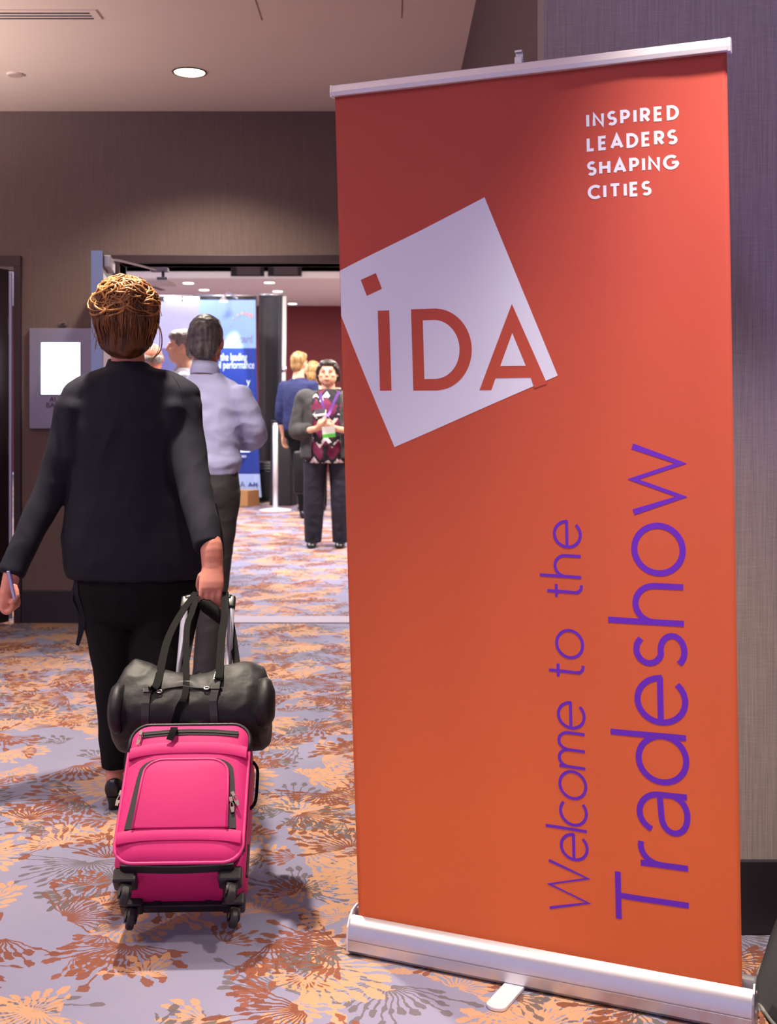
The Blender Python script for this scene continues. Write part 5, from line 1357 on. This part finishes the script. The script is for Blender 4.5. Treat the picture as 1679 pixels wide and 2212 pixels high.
MB().tube(curve([q+Vector((0, 0, 0.05)), q+Vector((0.05, 0.1, 0.12)), bq(507, 642)+Vector((0, -0.05, 0)), bq(514, 645)], 4), 0.010, 6).build('lamp_arm', M_ALU, bl, smooth=True)
L = bpy.data.lights.new('booth_beam', 'SPOT'); L.energy = 70; L.color = (0.86, 0.93, 1.0); L.spot_size = R(48); L.spot_blend = 0.5; L.shadow_soft_size = 0.03
lo = bpy.data.objects.new('booth_beam', L); COL.objects.link(lo); lo.parent = bl
lo.location = (q-Vector((0, 0, 0.03)))-bl.location; lo.rotation_euler = (R(18), 0, 0)
for nm, px, lab in (('booth_strip_lamp', 372, 'white fluorescent strip lamp lying on top of the lavender booth panel, left'), ('booth_strip_lamp', 412, 'white fluorescent strip lamp lying on top of the lavender booth panel, right')):
    so = empty(nm, bq(px, 652), lab, 'lamp', 'strip lamps on the booth')
    a_, b_ = bq(px-17, 650)+Vector((0, 0.04, 0.03)), bq(px+17, 650)+Vector((0, 0.04, 0.03))
    MB().cyl(a_, b_, 0.02, 10).build('lamp_tube', M_SPOTG, so, smooth=True)
    L = bpy.data.lights.new('strip_light', 'POINT'); L.energy = 5; L.color = (0.95, 0.97, 1.0); L.shadow_soft_size = 0.05
    lo = bpy.data.objects.new('strip_light', L); COL.objects.link(lo); lo.parent = so; lo.location = (a_+b_)/2+Vector((0, -0.03, 0.06))-so.location
    MB().obox((a_+b_)/2+Vector((0, 0.03, 0)), (b_-a_)*0.5, (0, 0.01, 0), (0, 0, 0.03)).build('reflector', M_WHITE, so)

# low furniture of the hall
bxe = empty('cardboard_box', P(525, 1092, 14.7), 'brown cardboard box on the carpet in front of the booth', 'box')
q = P(522, 1090, 14.75); M_CARD = mat('cardboard', (178, 132, 84), 0.85, var=0.08, vs=10)
yw = R(-28); ax = Vector((math.cos(yw), math.sin(yw), 0)); ay = Vector((-math.sin(yw), math.cos(yw), 0))
MB().obox((q.x-0.02, q.y+0.12, 0.098), ax*0.19, ay*0.13, (0, 0, 0.095)).build('carton', M_CARD, bxe, bevel=0.004)
for sg in (-1, 1): MB().obox(Vector((q.x-0.02, q.y+0.12, 0.197))+ay*0.066*sg, ax*0.188, ay*0.063, (0, 0, 0.002)).build('flap', M_CARD, bxe)
MB().obox(Vector((q.x-0.02, q.y+0.12, 0.2005)), ax*0.19, ay*0.03, (0, 0, 0.001)).build('tape', mat('packing_tape', (206, 176, 140), 0.3), bxe)
st = empty('stanchion', P(595, 1104, 14.1), 'silver stanchion post with round base in front of the black draped table', 'post')
q = P(595, 1104, 14.1); q.z = 0
MB().cyl(q+Vector((0, 0, 0.015)), q+Vector((0, 0, 1.04)), 0.030, 18).build('post_tube', M_ALUW, st, smooth=True)
MB().loft([[q+Vector((r_*math.cos(2*PI*j/32), r_*math.sin(2*PI*j/32), z_)) for j in range(32)] for z_, r_ in ((0.0, .195), (0.012, .195), (0.02, .17), (0.035, .05))]).build('base_disc', M_ALUW, st, auto=40)
MB().ell(q+Vector((0, 0, 1.045)), (0.034, 0.034, 0.018)).build('post_cap', M_ALU, st, smooth=True)
ta = empty('draped_table', P(618, 1075, 15.0), 'tall table covered to the floor with pleated black cloth behind the stanchion', 'table')
a_, b_ = P(583, 905, 14.85), P(638, 1090, 14.85); rings = []
cx_, hw_ = (a_.x+b_.x)/2, (b_.x-a_.x)/2
for z_, k_ in ((0.006, 1.08), (0.4, 1.04), (0.9, 1.0), (1.07, 0.98), (1.08, 0.96)):
    rr_ = []
    for j in range(72):
        t = 2*PI*j/72; pl = 1+0.035*math.sin(t*14)*(1-z_*0.75)
        rr_.append((cx_+hw_*k_*pl*math.copysign(abs(math.cos(t))**.5, math.cos(t)), 15.1+0.28*k_*pl*math.copysign(abs(math.sin(t))**.5, math.sin(t)), z_))
    rings.append(rr_)
MB().loft(rings).build('table_cloth', mat('black_table_cloth', (32, 30, 36), 0.8, var=0.15, vs=12), ta, auto=50)
MB().box((cx_-hw_*0.93, 14.86, 1.075), (cx_+hw_*0.93, 15.34, 1.085)).build('table_top', mat('table_top_black', (28, 27, 32), 0.6), ta)
cse = empty('equipment_case', P(572, 1075, 15.5), 'black equipment case with grey folded cloth on top beside the booth', 'case')
q = P(574, 1078, 15.55)
MB().box((q.x-0.085, 15.45, 0.02), (q.x+0.085, 15.72, 0.42)).build('case_body', M_BLACKPL, cse, bevel=0.02)
for k_ in range(3): MB().box((q.x-0.09, 15.43, 0.425+0.035*k_), (q.x+0.09, 15.70, 0.455+0.035*k_)).build('folded_cloth', mat('grey_cloth', (110, 108, 108), 0.9), cse, bevel=0.01)
for sx in (-1, 1): MB().cyl((q.x+sx*0.06, 15.46, 0.022), (q.x+sx*0.06+0.02, 15.46, 0.022), 0.022, 12).build('case_wheel', M_BLACKPL, cse)
